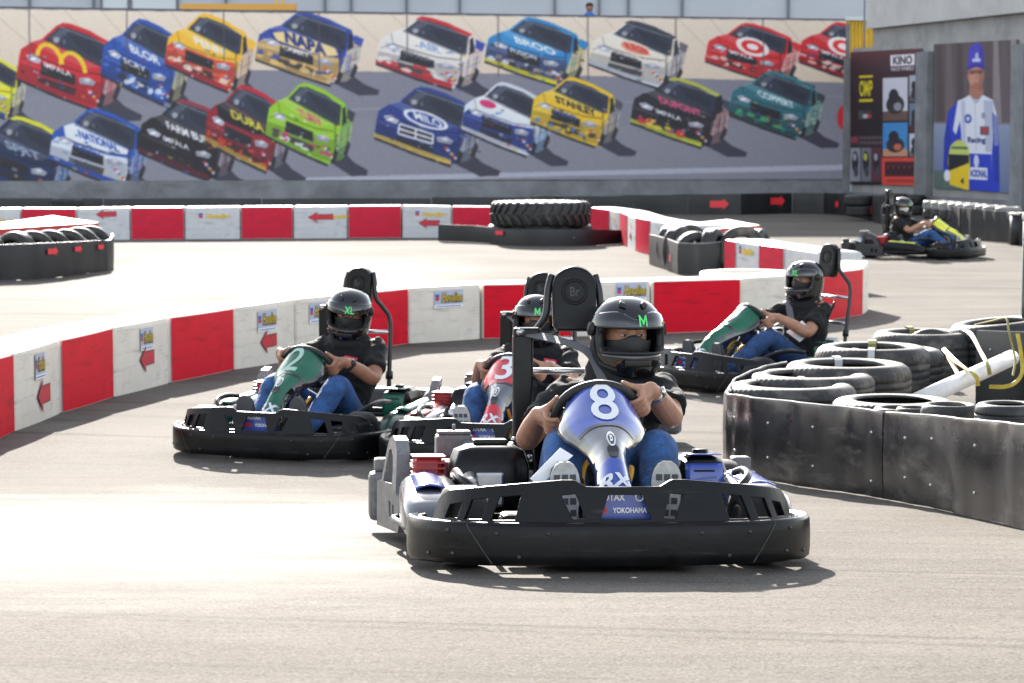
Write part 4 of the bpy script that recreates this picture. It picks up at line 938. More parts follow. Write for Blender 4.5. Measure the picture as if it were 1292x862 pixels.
# ------------------------------------------------------------------ tyre pens further back
def pen_tyre(px, top, Y, yaw, label, grp, Rr=.30, wd=.20, m='tyre_rubber'): return stand(px, top, 2 * Rr * FPX / Y, Rr, wd, yaw, label, grp, m)
GL = 'tyres standing in the left tyre pen'
belt([gh(*q) for q in ((-60, 313, 360), (0, 309, 355), (50, 307, 353), (95, 305, 348), (125, 303.5, 343.5), (140, 302.5, 341))] + [(ground(143.5, 335), .43)], 'tyre_pen_belt', 'dark belt with three red arrows round the left tyre pen', m='belt_dark', wav=.01,
     arrows=((.352, .76, .24, .11, 1), (.495, .78, .17, .10, 1), (.655, .80, .17, .10, 1)), edge=False)
for i, (x, t, w_, yw) in enumerate(((-22, 293, 29.2, .2), (20, 292, 29.4, -.5), (40, 291, 29.6, .4), (62, 290, 30.0, .1), (82, 289, 30.2, .1), (98, 286.5, 31.0, .1), (113, 284.5, 31.6, .1))):
    pen_tyre(x, t, w_, yw, ['tyre at the cut-off left end of the left pen', 'tyre left of the pair leaning apart in the left pen', 'tyre right of the pair leaning apart in the left pen', 'tyre half sunk behind the first red arrow of the left pen', 'tyre above the gap between the first two arrows of the left pen', 'tyre above the second arrow of the left pen', 'last tyre at the right corner of the left pen'][i], GL)
def slab(c4, z_th, label):
    t4 = [Vector(p) for p in c4]; mb = MB(); mb.add(t4 + [p - Vector((0, 0, z_th)) for p in t4], [[0, 1, 2, 3]], 0); mb.add(t4 + [p - Vector((0, 0, z_th)) for p in t4], [[0, 4, 5, 1], [1, 5, 6, 2], [2, 6, 7, 3], [3, 7, 4, 0], [7, 6, 5, 4]], 1)
    return tag(mb.obj('lid_board', ['slab_pale', 'slab_red']), label, 'board')
a0 = at_y(-60, 291, 30.2); zt = at_y(4, 288.5, 30.4).z
slab([(a0.x, 30.6, zt), (at_y(4, 290, 30.4).x, 30.4, zt), (at_y(124, 282, 32.6).x, 32.6, zt), (at_y(60, 278, 35).x, 35.4, zt)], .09, 'pale board with a red edge lying on the left tyre pen')
GRP = 'tyres standing in the right tyre pen'
pn = [gh(*q) for q in ((819, 296, 334), (838, 300.5, 340))]
belt(pn, 'tyre_pen_belt', 'small plain belt panel at the left side of the right tyre pen', m='belt_dark', group='belts round the right tyre pen')
belt([gh(*q) for q in ((838.5, 300.5, 340), (855, 307, 346.5))], 'tyre_pen_belt', 'narrow belt panel with a red mark, middle of the right tyre pen', m='belt_dark', group='belts round the right tyre pen', arrows=((.55, .45, .10, .14, -1),))
belt([gh(*q) for q in ((855.5, 307, 346.5), (885, 307.5, 346.5), (912, 305, 344), (921, 302, 340))], 'tyre_pen_belt', 'broad curved belt panel at the front of the right tyre pen', m='belt_dark', group='belts round the right tyre pen')
for i, (x, t, w_, yw) in enumerate(((846, 284, 31.9, 1.1), (856, 285.5, 31.2, 1.0), (868, 283, 31.4, .5), (877, 292, 30.5, .35), (899, 288, 30.5, 1.2), (957, 288.5, 32, 1.2))):
    pen_tyre(x, t, w_, yw, ['tyre at the left end of the right pen', 'second tyre from the left end of the right pen', 'tyre behind the round-fronted one in the right pen', 'round-fronted tyre rising above the broad belt of the right pen', 'upright tyre seen edge-on beside the red lid board', 'tyre poking out right of the red lid board'][i], GRP)
stand(937, 285.5, 65, .33, .16, .05, 'half-buried tyre arching in front of the right lid board', GRP, m='tyre_dusty', tilt=R(10))
Yl = 33.; zl = at_y(890, 290, Yl).z
zr = at_y(905, 289, 32.2).z
slab([Vector((at_y(870, 280, 34.4).x, 34.4, zr)), Vector((at_y(905, 289, 32.2).x, 32.2, zr)), Vector((at_y(959, 284, 33.6).x, 33.6, zr)), Vector((at_y(918, 276, 36.).x, 36., zr))], .11, 'pale board with red sides lying on the right tyre pen')
# giant tyre on its dark plinth
gp = [gh(*q) for q in ((553, 283, 305), (600, 285, 306.5), (640, 288.5, 309.5), (680, 289, 311), (740, 289.5, 310.5), (787, 290.5, 308))]
belt(gp, 'tyre_pen_belt', 'long low black belt with one red arrow under the giant tyre', m='belt_dark', edge=False, arrows=((.375, .72, .25, .11, -1),), rivets=((.72, .5),), group=None)
s_ = FPX / 37.6; Rg = 131 / s_ / 2; c = at_y(682, 254, 38.6); hg = c.z - .36
mb = MB(); wd = c.z - .30
prof = [(.55 * Rg, .42 * wd), (.62 * Rg, .48 * wd), (.78 * Rg, .5 * wd), (.90 * Rg, .47 * wd), (.955 * Rg, .38 * wd), (.955 * Rg, -.38 * wd), (.90 * Rg, -.47 * wd), (.78 * Rg, -.5 * wd), (.62 * Rg, -.48 * wd), (.55 * Rg, -.42 * wd), (.80 * Rg, -.36 * wd), (.86 * Rg, 0), (.80 * Rg, .36 * wd)]
mb.revolve(prof, 72)
for k in range(30):
    for sg in (-1, 1):
        a = 2 * math.pi * (k + (.5 if sg > 0 else 0)) / 30; pts = []
        for (da, zz, ro) in ((-.02, .02, 1.), (.06, .22, 1.), (.10, .40, .985), (.11, .50, .93)):
            pts.append((a + da, sg * zz * wd, ro * Rg))
        rings = []
        for an, z, r in pts:
            rings.append([Vector((q * math.cos(an + e), q * math.sin(an + e), z)) for q, e in ((r * .93, -.045), (r, -.038), (r, .038), (r * .93, .045))])
        mb.rings(rings, 0, False)
gt = mb.obj('giant_tyre', 'tyre_rubber'); gt.location = (c.x, 38.6, .30 + wd / 2); tag(gt, 'giant tractor tyre with deep lugs lying on the low black belt', 'tyre')
for i, (dx, dy) in enumerate(((-.55, .5), (.55, .5), (0, -.1))):
    tyre((c.x + dx, 38.6 + dy, .15), .32, .29, 'tyre under the giant one, hidden by the low black belt', 'tyres under the giant tyre')
# dark wall of belts along the far wall
G4 = 'dark belts along the foot of the far wall'
BX = [(545, 249, 270), (640, 249, 270), (735, 247.5, 270), (800, 246, 270.5), (868, 245, 271), (935, 244.5, 271.5), (1000, 243.5, 270), (1040, 243.5, 270.5), (1066, 244, 272), (1092, 246, 277), (1112, 247, 283)]
BL = ['dark far belt behind the left part of the giant tyre', 'dark far belt behind the giant tyre', 'dark far belt just right of the giant tyre', 'dark far belt left of the first red arrow', 'dark far belt with the leftmost red arrow of the far wall', 'dark far belt with the second red arrow', 'dark plain far belt right of the second arrow', 'dark far belt with the small red mark in the corner', 'dark far belt with a red arrow left of the yellow kart', 'dark belt with a faint red mark behind the yellow kart']
BA = {4: ((.60, .52, .42, .26, 1),), 5: ((.70, .62, .42, .26, 1),), 7: ((.7, .5, .14, .2, 1),), 8: ((.6, .5, .24, .26, 1),), 9: ((.4, .45, .2, .24, 1),)}
for i in range(10): belt([gh(*BX[i]), (gh(*BX[i])[0].lerp(gh(*BX[i + 1])[0], .5), gh(*BX[i])[1]), gh(BX[i + 1][0] - .6, *BX[i + 1][1:])], 'tyre_pen_belt', BL[i], m='belt_dark', group=G4, edge=False, arrows=BA.get(i, ()), wav=.02, wob=2)
for i, (x0, x1) in enumerate(((-60, 130), (131, 330), (331, 544))):
    p0, p1 = ground(x0, 276), ground(x1, 275)
    belt([(p0, at_y(x0, 251, p0.y).z), (p0.lerp(p1, .5), at_y(x0, 250.5, p0.y).z), (p1, at_y(x1, 250.5, p1.y).z)], 'tyre_pen_belt', ['dark belt along the far wall at the left edge', 'dark belt along the far wall above the left skid marks', 'dark belt along the far wall left of the giant tyre'][i], m='belt_dark', group=G4, edge=False)
for i, (x, y, w_) in enumerate(((85, 250.5, 44), (690, 246.5, 66), (690, 251, 80), (1085, 246, 40), (1125, 244, 44), (1150, 246, 36))):
    Y = FPX / (w_ / .66); Y = min(max(Y, 49), 53); p = at_y(x, y, Y); tyre((p.x, Y, p.z - .11), .33 if i != 2 else .5, .22, ['flat tyre on top of the far belt by the left skid marks', 'flat tyre showing just above the giant tyre', 'wide flat tyre just behind the giant tyre', 'flat tyre on the far corner belt', 'tyre on the belt behind the headrest of the yellow kart', 'tyre behind the helmet of the yellow kart driver'][i], 'tyres on the far belts', (0, 0, i))
    if i in (3, 4, 5):
        zz = p.z - .33
        tyre((p.x + .05, Y, zz), .33, .22, 'lower tyre of the stacks behind the yellow kart', 'lower tyres behind the yellow kart', (0, 0, i))
# right-hand far wall of belts with pale-topped posts
RB = [(1176, 258, 296), (1212, 262, 301), (1241, 265, 304.5), (1270, 267, 307.5), (1310, 269, 313)]
for i in range(4):
    a, b = gh(*RB[i]), gh(RB[i + 1][0] - 1.2, *RB[i + 1][1:])
    belt([a, (a[0].lerp(b[0], .5) + Vector((0, -.08, 0)), a[1]), b], 'tyre_pen_belt', ['dark belt right of the yellow kart front', 'dark belt below the helmet in the driver poster', 'dark belt left of the pale-topped post', 'dark belt at the right edge under the driver poster'][i], m='belt_dark', group='dark belts under the driver poster', edge=False, wav=.02, wob=2)
for i, x in enumerate((1184, 1194, 1204, 1216, 1226, 1236, 1251, 1261, 1277)):
    t_ = 258 + (x - 1176) / 134 * 12; p, h = gh(x, t_ - .5, t_ + 38.5); p = p + Vector((0, .35, 0))
    o = tyre((p.x, p.y, p.z + h - .02), .22, .16, 'pale-topped tyre standing on the belts under the driver poster', 'pale-topped tyres under the driver poster', (0, 0, i), m='sunlit_grey')  # sun on the tyre tops put into the colour: whole tyre grey
    tyre((p.x, p.y, p.z + h - .18), .22, .16, 'dark tyre under a pale-topped one below the driver poster', 'dark tyres under the pale-topped ones', (0, 0, i))
p, h = gh(1280, 268, 308); bo = thing('bollard', 'dark round bollard with a pale rim in front of the right-hand belts', 'bollard', Matrix.Translation(p + Vector((0, -.4, 0))))
MB().tube([(0, 0, 0), (0, 0, h * .95)], .16, 20).obj('body', 'belt_dark', bo); MB().tube([(0, 0, h * .95), (0, 0, h * 1.01)], .175, 20).obj('rim', 'cap_white', bo)
# ------------------------------------------------------------------ karts (x forward, y to the driver's left, z up, origin between the axles)
def kart_frame(px, py, yaw):
    """front-axle ground pixel and heading (0 = straight at the camera, + = towards picture right)"""
    P = ground(px, py); h = Vector((math.sin(yaw), -math.cos(yaw), 0))
    P = P - h * .53; P.z = 0
    sl = lambda q: g(q.y)
    a, b = P + h * .53, P - h * .53; f = Vector((a.x - b.x, a.y - b.y, sl(a) - sl(b))).normalized()
    s = Vector((-h.y, h.x, 0)); a, b = P + s * .45, P - s * .45; l = Vector((a.x - b.x, a.y - b.y, sl(a) - sl(b))).normalized()
    u = f.cross(l).normalized(); l = u.cross(f)
    return Matrix(((f.x, l.x, u.x, P.x), (f.y, l.y, u.y, P.y), (f.z, l.z, u.z, sl(P)), (0, 0, 0, 1)))
HB = [(.90, 0), (.893, .16), (.868, .33), (.815, .46), (.73, .555), (.61, .615), (.48, .632), (.385, .60)]
BP = crom([(x, -y, 0) for x, y in HB[::-1]] + [(x, y, 0) for x, y in HB[1:]], 7)
BA_ = [0.]
for a, b in zip(BP, BP[1:]): BA_.append(BA_[-1] + (b - a).length)
def bpath(u):
    s = (u + 1) / 2 * BA_[-1]; i = 0
    while i < len(BP) - 2 and BA_[i + 1] < s: i += 1
    f = (s - BA_[i]) / (BA_[i + 1] - BA_[i]); p = BP[i].lerp(BP[i + 1], f)
    a = BP[max(i - 1, 0)]; b = BP[min(i + 2, len(BP) - 1)]; t = (b - a).normalized(); return p, Vector((t.y, -t.x, 0))
def b_bumper(mb):
    prof = [(0, .032), (.006, .038), (.0085, .065), (.0085, .125), (.007, .150), (.002, .161), (-.006, .163), (-.012, .148), (-.024, .148), (-.030, .162), (-.038, .158), (-.042, .10), (-.036, .036)]
    rings = []
    for k in range(91):
        u = -1 + 2 * k / 90; p, n = bpath(u); e = .006 if k in (0, 90) else 0
        rings.append([p + n * (d - (.0 if not e else d * .3)) + Vector((0, 0, z)) for d, z in prof])
    mb.rings(rings, 0, False)
    for k in range(len(mb.sm)): mb.sm[k] = len(mb.f[k]) == 4
    for sg in (-1, 1):                                   # joints and bolts
        rings = []
        for i in range(7):
            v = i / 6; p, n = bpath(sg * (.50 - .085 * (1 - v) * 1.)); z = .038 + .117 * v
            t = Vector((-n.y, n.x, 0)) * .0022; o = n * (.0105 if .2 < v < .85 else .0085); rings.append([p + o + t + Vector((0, 0, z)), p + o * .7 + t + Vector((0, 0, z)), p + o * .7 - t + Vector((0, 0, z)), p + o - t + Vector((0, 0, z))])
        mb.rings(rings, 1, False)
        for u, z in ((.40, .13), (.57, .135), (.33, .06), (.55, .065), (.24, .13), (.66, .06)):
            p, n = bpath(sg * u); mb.cyl(p + n * .004 + Vector((0, 0, z)), p + n * .0112 + Vector((0, 0, z)), .006, 10, 1)
def b_panel(mb):
    def top(u):
        a = abs(u); K = [(0, .104), (.12, .104), (.16, .122), (.20, .122), (.45, .104), (.66, .086), (.705, .072), (.73, .050)]
        for (x0, y0), (x1, y1) in zip(K, K[1:]):
            if a <= x1: return y0 + (y1 - y0) * (a - x0) / (x1 - x0)
        return .045
    def mp(u, v, s):
        p, n = bpath(u); k = 1 - .045 * min(1, abs(u) / .7); return Vector((p.x * k, p.y * k, 0)) - n * (.012 + .30 * max(v, 0) + (.016 if s else 0)) + Vector((0, 0, .152 + v * 1.12))
    H = [[(-.075, .018), (.085, .018), (.062, .082), (-.05, .082)]]
    for s in (-1, 1):
        H.append([(s * .125 + .001, .020), (s * .165, .018), (s * .20, .080), (s * .155 - .001, .084)][::s])
        H.append([(s * .355 + .001, .014), (s * .44, .012), (s * .415, .074), (s * .335 - .001, .080)][::s])
        H.append([(s * .475 + .001, .014), (s * .545, .012), (s * .525, .064), (s * .455 - .001, .070)][::s])
        H.append([(s * .58 + .001, .014), (s * .645, .012), (s * .63, .048), (s * .565 - .001, .056)][::s])
    mb.plate(-.73, .73, top, lambda u: 0., H, mp, 60)
def b_wheel(mb, w_, r):
    h = w_ / 2; prof = [(.062, -h * .9), (.075, -h), (r - .03, -h * 1.0), (r - .010, -h * .9), (r, -h * .62), (r, h * .62), (r - .010, h * .9), (r - .03, h), (.075, h), (.062, h * .9)]
    M = Matrix.Rotation(R(90), 4, 'X'); mb.revolve(prof, 44, M)
def b_rim(mb, w_):
    M = Matrix.Rotation(R(90), 4, 'X'); h = w_ / 2
    mb.revolve([(.066, -h * .92), (.066, h * .92), (.058, h * .9), (.05, h * .3), (.05, -h * .3), (.058, -h * .9)], 28, M)
    for s in (-1, 1): mb.cyl((0, s * h * .30, 0), (0, s * h * .36, 0), .052, 18); mb.cyl((0, s * h * .36, 0), (0, s * h * .75, 0), .020, 12)
def b_frame(mb):
    for s in (-1, 1):
        mb.tube(crom([(.78, s * .22, .11), (.55, s * .24, .075), (.2, s * .30, .07), (-.25, s * .33, .07), (-.6, s * .30, .09), (-.82, s * .30, .15)], 5), .016, 8)
        mb.tube(crom([(.30, s * .32, .08), (.30, s * .60, .10), (.1, s * .635, .10), (-.25, s * .635, .10), (-.30, s * .33, .08)], 5), .011, 8)
        mb.tube([(.53, s * .28, .13), (.53, s * .40, .13)], .014, 8)
    for x, y in ((.70, .24), (.53, .28), (-.30, .33), (-.72, .30)): mb.tube([(x, -y, .09), (x, y, .09)], .015, 8)
    mb.cyl((-.53, -.60, .14), (-.53, .60, .14), .016, 12)
    mb.tube([(.20, 0, .50), (.36, 0, .30), (.55, 0, .13)], .012, 8)
    mb.tube([(.34, -.07, .29), (.62, -.09, .10)], .009, 8); mb.tube([(.34, .07, .29), (.62, .09, .10)], .009, 8)
def b_floor(mb): mb.box((.32, 0, .062), (.86, .50, .008))
FT = [(0, .725, .235, .084), (.06, .715, .265, .072), (.16, .685, .300, .060), (.28, .64, .345, .057), (.37, .595, .378, .059), (.45, .55, .405, .070), (.53, .50, .432, .094), (.62, .45, .458, .127), (.69, .415, .481, .142), (.76, .378, .505, .147), (.88, .318, .548, .137), (.95, .285, .572, .120), (1., .268, .584, .078)]
def fairing(t, u, out=0.):
    t = min(max(t, 0.), .9999)
    for a, b in zip(FT, FT[1:]):
        if t <= b[0] + 1e-9:
            f = (t - a[0]) / (b[0] - a[0]); f = f * f * (3 - 2 * f) if .1 < t < .6 else f; x, z, w_ = (a[i] + (b[i] - a[i]) * f for i in (1, 2, 3)); break
    n = Vector((.62, 0, .78)); side = abs(u) ** 2.6
    return Vector((x, u * w_, z)) - n * (side * .105 * (.6 + .6 * t)) + n * out
def b_fairing(mb):
    def mi(u, v):
        t, a = u, abs(2 * v - 1)
        if t > .57: return 0 if a < .80 and t < .975 else (1 if a < .90 else 2)
        if t > .30: return 1 if a < .78 else 2
        return 0 if a < .82 else 2
    mb.grid(lambda i, j: fairing(i, 2 * j - 1), 48, 32, mifn=mi)
    for k, f in enumerate(mb.f): mb.f[k] = f[::-1]
def b_band(mb):
    mb.grid(lambda i, j: fairing(.562 + .016 * i, (2 * j - 1) * .84, .003), 2, 20)
def number_mesh(mb, s):
    put_text(mb, s, .092, .108, lambda x, y: fairing(.775 + y / .33, x / .148, .004), 0, .015, 0., 2)
def emblem(mb):
    for (t, r) in ((.435, .018),):
        ring = [fairing(t + r * math.sin(a) / .30, r * math.cos(a) / .085, .004) for a in [2 * math.pi * k / 20 for k in range(20)]]; mb.add(ring, [list(range(20))], 0)
        ring = [fairing(t + r * .72 * math.sin(a) / .30, r * .72 * math.cos(a) / .085, .006) for a in [2 * math.pi * k / 20 for k in range(20)]]; mb.add(ring, [list(range(20))], 1)
        put_text(mb, 'B', .012, .018, lambda x, y: fairing(t + y / .30, x / .085, .008), 0, .04)
def emblem2(mb):
    ring = [fairing(.345 + .016 * math.sin(a) / .30, .024 * math.cos(a) / .075, .004) for a in [2 * math.pi * k / 20 for k in range(20)]]; mb.add(ring, [list(range(20))], 1)
def rx(mb):
    put_text(mb, 'RX', .115, .040, lambda x, y: fairing(.095 + y / .35, x / .078, .005), 0, .05, .3, 2)
WC = Vector((.20, 0, .455))
def b_steer(mb):
    C = WC.copy(); N = Vector((-.80, 0, .60)); Rr = Vector((0, 1, 0)); U = N.cross(Rr) * -1
    ring = [C + (Rr * math.cos(a) + U * math.sin(a)) * .140 for a in [2 * math.pi * k / 40 for k in range(40)]]
    mb.tube(ring, .0155, 10, loop=True)
    for a in (R(0), R(180), R(-90)): mb.tube([C - N * .02, C + (Rr * math.cos(a) + U * math.sin(a)) * .135], .011, 8)
    mb.cyl(C - N * .035, C - N * .005, .038, 16)
def b_seat(mb):
    S = [(.10, .135), (.0, .085), (-.12, .075), (-.22, .10), (-.30, .19), (-.36, .33), (-.41, .47), (-.43, .54)]
    Q = crom([(x, 0, z) for x, z in S], 4)
    def fn(i, j):
        k = i * (len(Q) - 1); a = int(min(k, len(Q) - 2)); p = Q[a].lerp(Q[a + 1], k - a); v = 2 * j - 1; d = (Q[a + 1] - Q[a]).normalized(); n = Vector((d.z, 0, -d.x)); n = n if n.x > 0 or n.z > 0 else -n
        w_ = .19 - .03 * i; lift = (abs(v) ** 3) * (.05 + .09 * math.sin(math.pi * min(1, i * 1.1)))
        return p + Vector((0, v * w_, 0)) + Vector((.6, 0, .8)) * lift
    mb.grid(fn, 28, 14)
def b_headrest(mb):
    n = 28; P = []
    for k in range(n + 1):
        a = math.pi * k / n; P.append((.079 * math.cos(a), .905 + .072 * math.sin(a)))
    P += [(-.077, .765), (-.064, .742), (.064, .742), (.077, .765)]
    f = lambda y, z, x: Vector((-.475 - (z - .8) * .10 + x, y, z))
    rings = []
    for s, x in ((.90, .030), (.97, .027), (1., .018), (1., -.018), (.97, -.026), (.9, -.028)):
        rings.append([f(y * s, .85 + (z - .85) * s, x) for y, z in P])
    mb.rings(rings, 0, False)
    for r, m_ in ((.046, 0), (.037, 0)):
        ring = [f(r * math.cos(a), .885 + r * math.sin(a), .031) for a in [2 * math.pi * k / 32 for k in range(32)]]; mb.tube(ring, .0022, 6, m_, loop=True)
    put_text(mb, 'Br', .036, .034, lambda x, y: f(x, .885 + y, .033), 1, .03)
def b_rollbar(mb, s):
    mb.tube(crom([(-.44, s * .20, .10), (-.47, s * .19, .34), (-.51, s * .18, .56), (-.525, s * .17, .68), (-.505, s * .135, .745), (-.485, s * .102, .80), (-.49, s * .092, .89), (-.50, s * .078, .945)], 6), .0135, 10)
    mb.cyl((-.469, s * .191, .33), (-.475, s * .189, .375), .022, 12)
def b_cross(mb): mb.tube([(-.515, -.18, .60), (-.515, .18, .60)], .011, 8); mb.tube([(-.485, -.19, .42), (-.485, .19, .42)], .011, 8)
def b_retractor(mb, s):
    mb.box((-.42, s * .19, .53), (.05, .072, .40), bev=.008); mb.box((-.42, s * .185, .30), (.09, .11, .10), bev=.01)
    mb.box((-.415, s * .175, .735), (.035, .10, .045), bev=.012); mb.cyl((-.40, s * .20, .74), (-.392, s * .20, .74), .015, 14, 1); mb.cyl((-.376, s * .17, .295), (-.366, s * .17, .295), .014, 14, 1)
    mb.cyl((-.376, s * .225, .36), (-.366, s * .225, .36), .010, 12, 1)
def b_pod(mb, s):
    rings = []
    for x, y0, y1, z0, z1 in ((.36, .50, .60, .08, .13), (.33, .47, .63, .065, .17), (.22, .45, .645, .06, .215), (.0, .44, .645, .06, .235), (-.18, .44, .64, .06, .25), (-.27, .46, .635, .07, .24), (-.31, .50, .61, .09, .2)):
        ym, hw, zm, hz = (y0 + y1) / 2, (y1 - y0) / 2, (z0 + z1) / 2, (z1 - z0) / 2
        ring = []
        for k in range(20):
            a = 2 * math.pi * k / 20; c, d = math.cos(a), math.sin(a); e = .55
            ring.append(Vector((x, s * (ym + hw * math.copysign(abs(c) ** e, c)), zm + hz * math.copysign(abs(d) ** e, d))))
        rings.append(ring)
    mb.rings(rings, 0, True)
def b_podtrim(mb, s):
    mb.grid(lambda i, j: Vector((.20 - .42 * i, s * (.50 + .10 * j), .226 + .022 * i + .012 * math.sin(math.pi * j))), 8, 4)
def b_engine(mb):
    mb.box((-.42, -.47, .19), (.20, .20, .20), bev=.02); mb.cyl((-.42, -.36, .2), (-.42, -.58, .2), .085, 20); mb.box((-.36, -.53, .25), (.16, .10, .12), bev=.02)
    for i in range(7): mb.box((-.53 - .0, -.46, .13 + .022 * i), (.05, .16, .009))
    for i in range(6): mb.box((-.355, -.53, .205 + .02 * i), (.175, .115, .006))
def b_encover(mb):
    rings = []
    for z, x0, x1, y0, y1 in ((.12, -.34, -.15, -.44, -.20), (.18, -.37, -.14, -.455, -.19), (.275, -.39, -.145, -.46, -.19), (.33, -.38, -.16, -.44, -.205), (.348, -.35, -.19, -.40, -.235)):
        xm, hx, ym, hy = (x0 + x1) / 2, (x1 - x0) / 2, (y0 + y1) / 2, (y1 - y0) / 2; ring = []
        for k in range(56):
            a = 2 * math.pi * k / 56; c, d = math.cos(a), math.sin(a); e = .38; rr = 1 + (.03 if k % 8 < 4 and z < .34 else 0); ring.append(Vector((xm + hx * rr * math.copysign(abs(c) ** e, c), ym + hy * rr * math.copysign(abs(d) ** e, d), z)))
        rings.append(ring)
    mb.rings(rings, 0, True); mb.box((-.27, -.32, .358), (.10, .12, .02), bev=.006)
def b_airbox(mb):
    mb.box((-.66, -.42, .325), (.13, .135, .09), bev=.014); mb.box((-.66, -.42, .376), (.12, .12, .014), bev=.005); mb.cyl((-.66, -.42, .38), (-.66, -.42, .405), .006, 8); mb.cyl((-.66, -.42, .22), (-.66, -.42, .29), .03, 12)
    mb.tube([(-.62, -.38, .34), (-.52, -.38, .30), (-.42, -.40, .28)], .022, 10)
def b_muffler(mb):
    mb.tube(crom([(-.45, -.50, .15), (-.55, -.56, .22), (-.68, -.50, .23)], 5), .018, 10); mb.cyl((-.70, -.54, .23), (-.70, -.18, .23), .055, 20)
def b_outlet(mb):
    mb.cyl((-.10, -.40, .24), (-.02, -.40, .20), .028, 12)
    mb.box((-.14, -.33, .20), (.05, .10, .12), bev=.01)
def b_tank(mb): mb.box((-.18, .40, .22), (.26, .17, .19), bev=.05); mb.cyl((-.14, .40, .30), (-.14, .40, .335), .028, 14)
def b_tankcover(mb):
    mb.grid(lambda i, j: Vector((-.05 - .0 * i - .012 * (2 * j - 1) ** 2 + .004, .40 + (i - .5) * .13, .16 + j * .13)), 6, 6); mb.grid(lambda i, j: Vector((-.055 - .15 * i, .40 + (j - .5) * .12, .3185)), 4, 4)
def b_guard(mb, s):
    """upright D-shaped plastic guard beside the rear wheel"""
    sx = .13
    out = [(-.80, .07), (-.42, .07), (-.40, .10), (-.405, .20), (-.455, .215), (-.49, .30), (-.54, .365), (-.60, .405), (-.66, .42), (-.705, .41), (-.72, .38), (-.725, .25), (-.80, .24)]
    from mathutils.geometry import tessellate_polygon
    hole = [(-.69, .245), (-.535, .245), (-.56, .30), (-.60, .345), (-.65, .37), (-.685, .36)]
    h2 = [(-.58, .12), (-.545, .12), (-.55, .175), (-.585, .18)]; h3 = [(-.52, .115), (-.49, .115), (-.495, .165), (-.525, .17)]
    loops = [[(x + sx, z * .94 - .025) for x, z in l] for l in (out, hole, h2, h3)]; pts = [p for l in loops for p in l]
    tri = tessellate_polygon([[Vector((x, z, 0)) for x, z in l] for l in loops]); y0, y1 = .675, .72
    f = lambda p, y: Vector((p[0], s * (y - max(0, p[1] - .2) * .18 - (p[0] + .80) * .16), p[1]))
    n = len(pts); fs = [list(t) for t in tri] + [[i + n for i in t][::-1] for t in tri]; o = 0
    for l in loops:
        for i in range(len(l)): a, b = o + i, o + (i + 1) % len(l); fs.append([a, b, b + n, a + n])
        o += len(l)
    mb.add([f(p, y0) for p in pts] + [f(p, y1) for p in pts], fs)
def b_rear(mb):
    for s in (-1, 1):
        mb.box((-.84, s * .60, .135), (.12, .25, .18), bev=.02)
        mb.box((-.84, s * .67, .25), (.08, .07, .05), bev=.01)
    mb.box((-.86, 0, .165), (.09, .90, .15), bev=.02); mb.box((-.905, 0, .165), (.02, 1.3, .06), bev=.005)
def b_pedals(mb):
    for s in (-1, 1):
        mb.tube([(.60, s * .17, .08), (.66, s * .17, .19), (.66, s * .13, .25)], .008, 8); mb.box((.655, s * .155, .24), (.012, .07, .05), bev=.004)
def b_cables(mb):
    mb.tube(crom([(.40, -.05, .16), (.38, -.07, .26), (.34, -.05, .315), (.31, -.01, .30), (.33, .03, .20)], 6), .009, 8)
    mb.tube(crom([(.42, .03, .14), (.43, .07, .24), (.38, .09, .30), (.33, .06, .27), (.35, .03, .18)], 6), .008, 8)
def b_reservoir(mb):
    mb.cyl((.45, -.075, .10), (.45, -.075, .19), .022, 14); mb.cyl((.45, -.075, .19), (.45, -.075, .215), .014, 12, 1); mb.cyl((.43, .06, .10), (.43, .06, .17), .024, 14); mb.box((.30, 0, .16), (.16, .12, .10), mi=1, bev=.02)
def b_deck(mb, s): mb.box((.46, s * .30, .125), (.13, .09, .08), bev=.02); mb.box((.38, s * .365, .10), (.30, .02, .012)); mb.tube(crom([(.50, s * .40, .22), (.42, s * .46, .27), (.30, s * .47, .285), (.15, s * .47, .27)], 5), .014, 8)
def b_sponsor(mb):
    f = lambda y, z: Vector((.806, y, z - .028))
    mb.add([f(-.10, .185), f(.10, .185), f(.10, .29), f(-.10, .29)], [[0, 1, 2, 3]], 0)
    mb.box((.800, 0, .209), (.010, .2, .105), mi=0)
    put_text(mb, 'ROTAX', .082, .022, lambda x, y: f(x - .03, .262 + y) + Vector((.003, 0, 0)), 1, .05)
    put_text(mb, 'YOKOHAMA', .105, .017, lambda x, y: f(x + .025, .222 + y) + Vector((.003, 0, 0)), 1, .04)
    mb.add([f(-.085, .213) + Vector((.003, 0, 0)), f(-.045, .213) + Vector((.003, 0, 0)), f(-.045, .231) + Vector((.003, 0, 0)), f(-.085, .231) + Vector((.003, 0, 0))], [[0, 1, 2, 3]], 2)
    ring = [f(.055 + .012 * math.cos(a), .262 + .012 * math.sin(a)) + Vector((.003, 0, 0)) for a in [2 * math.pi * k / 16 for k in range(16)]]; mb.tube(ring, .003, 6, 1, loop=True)
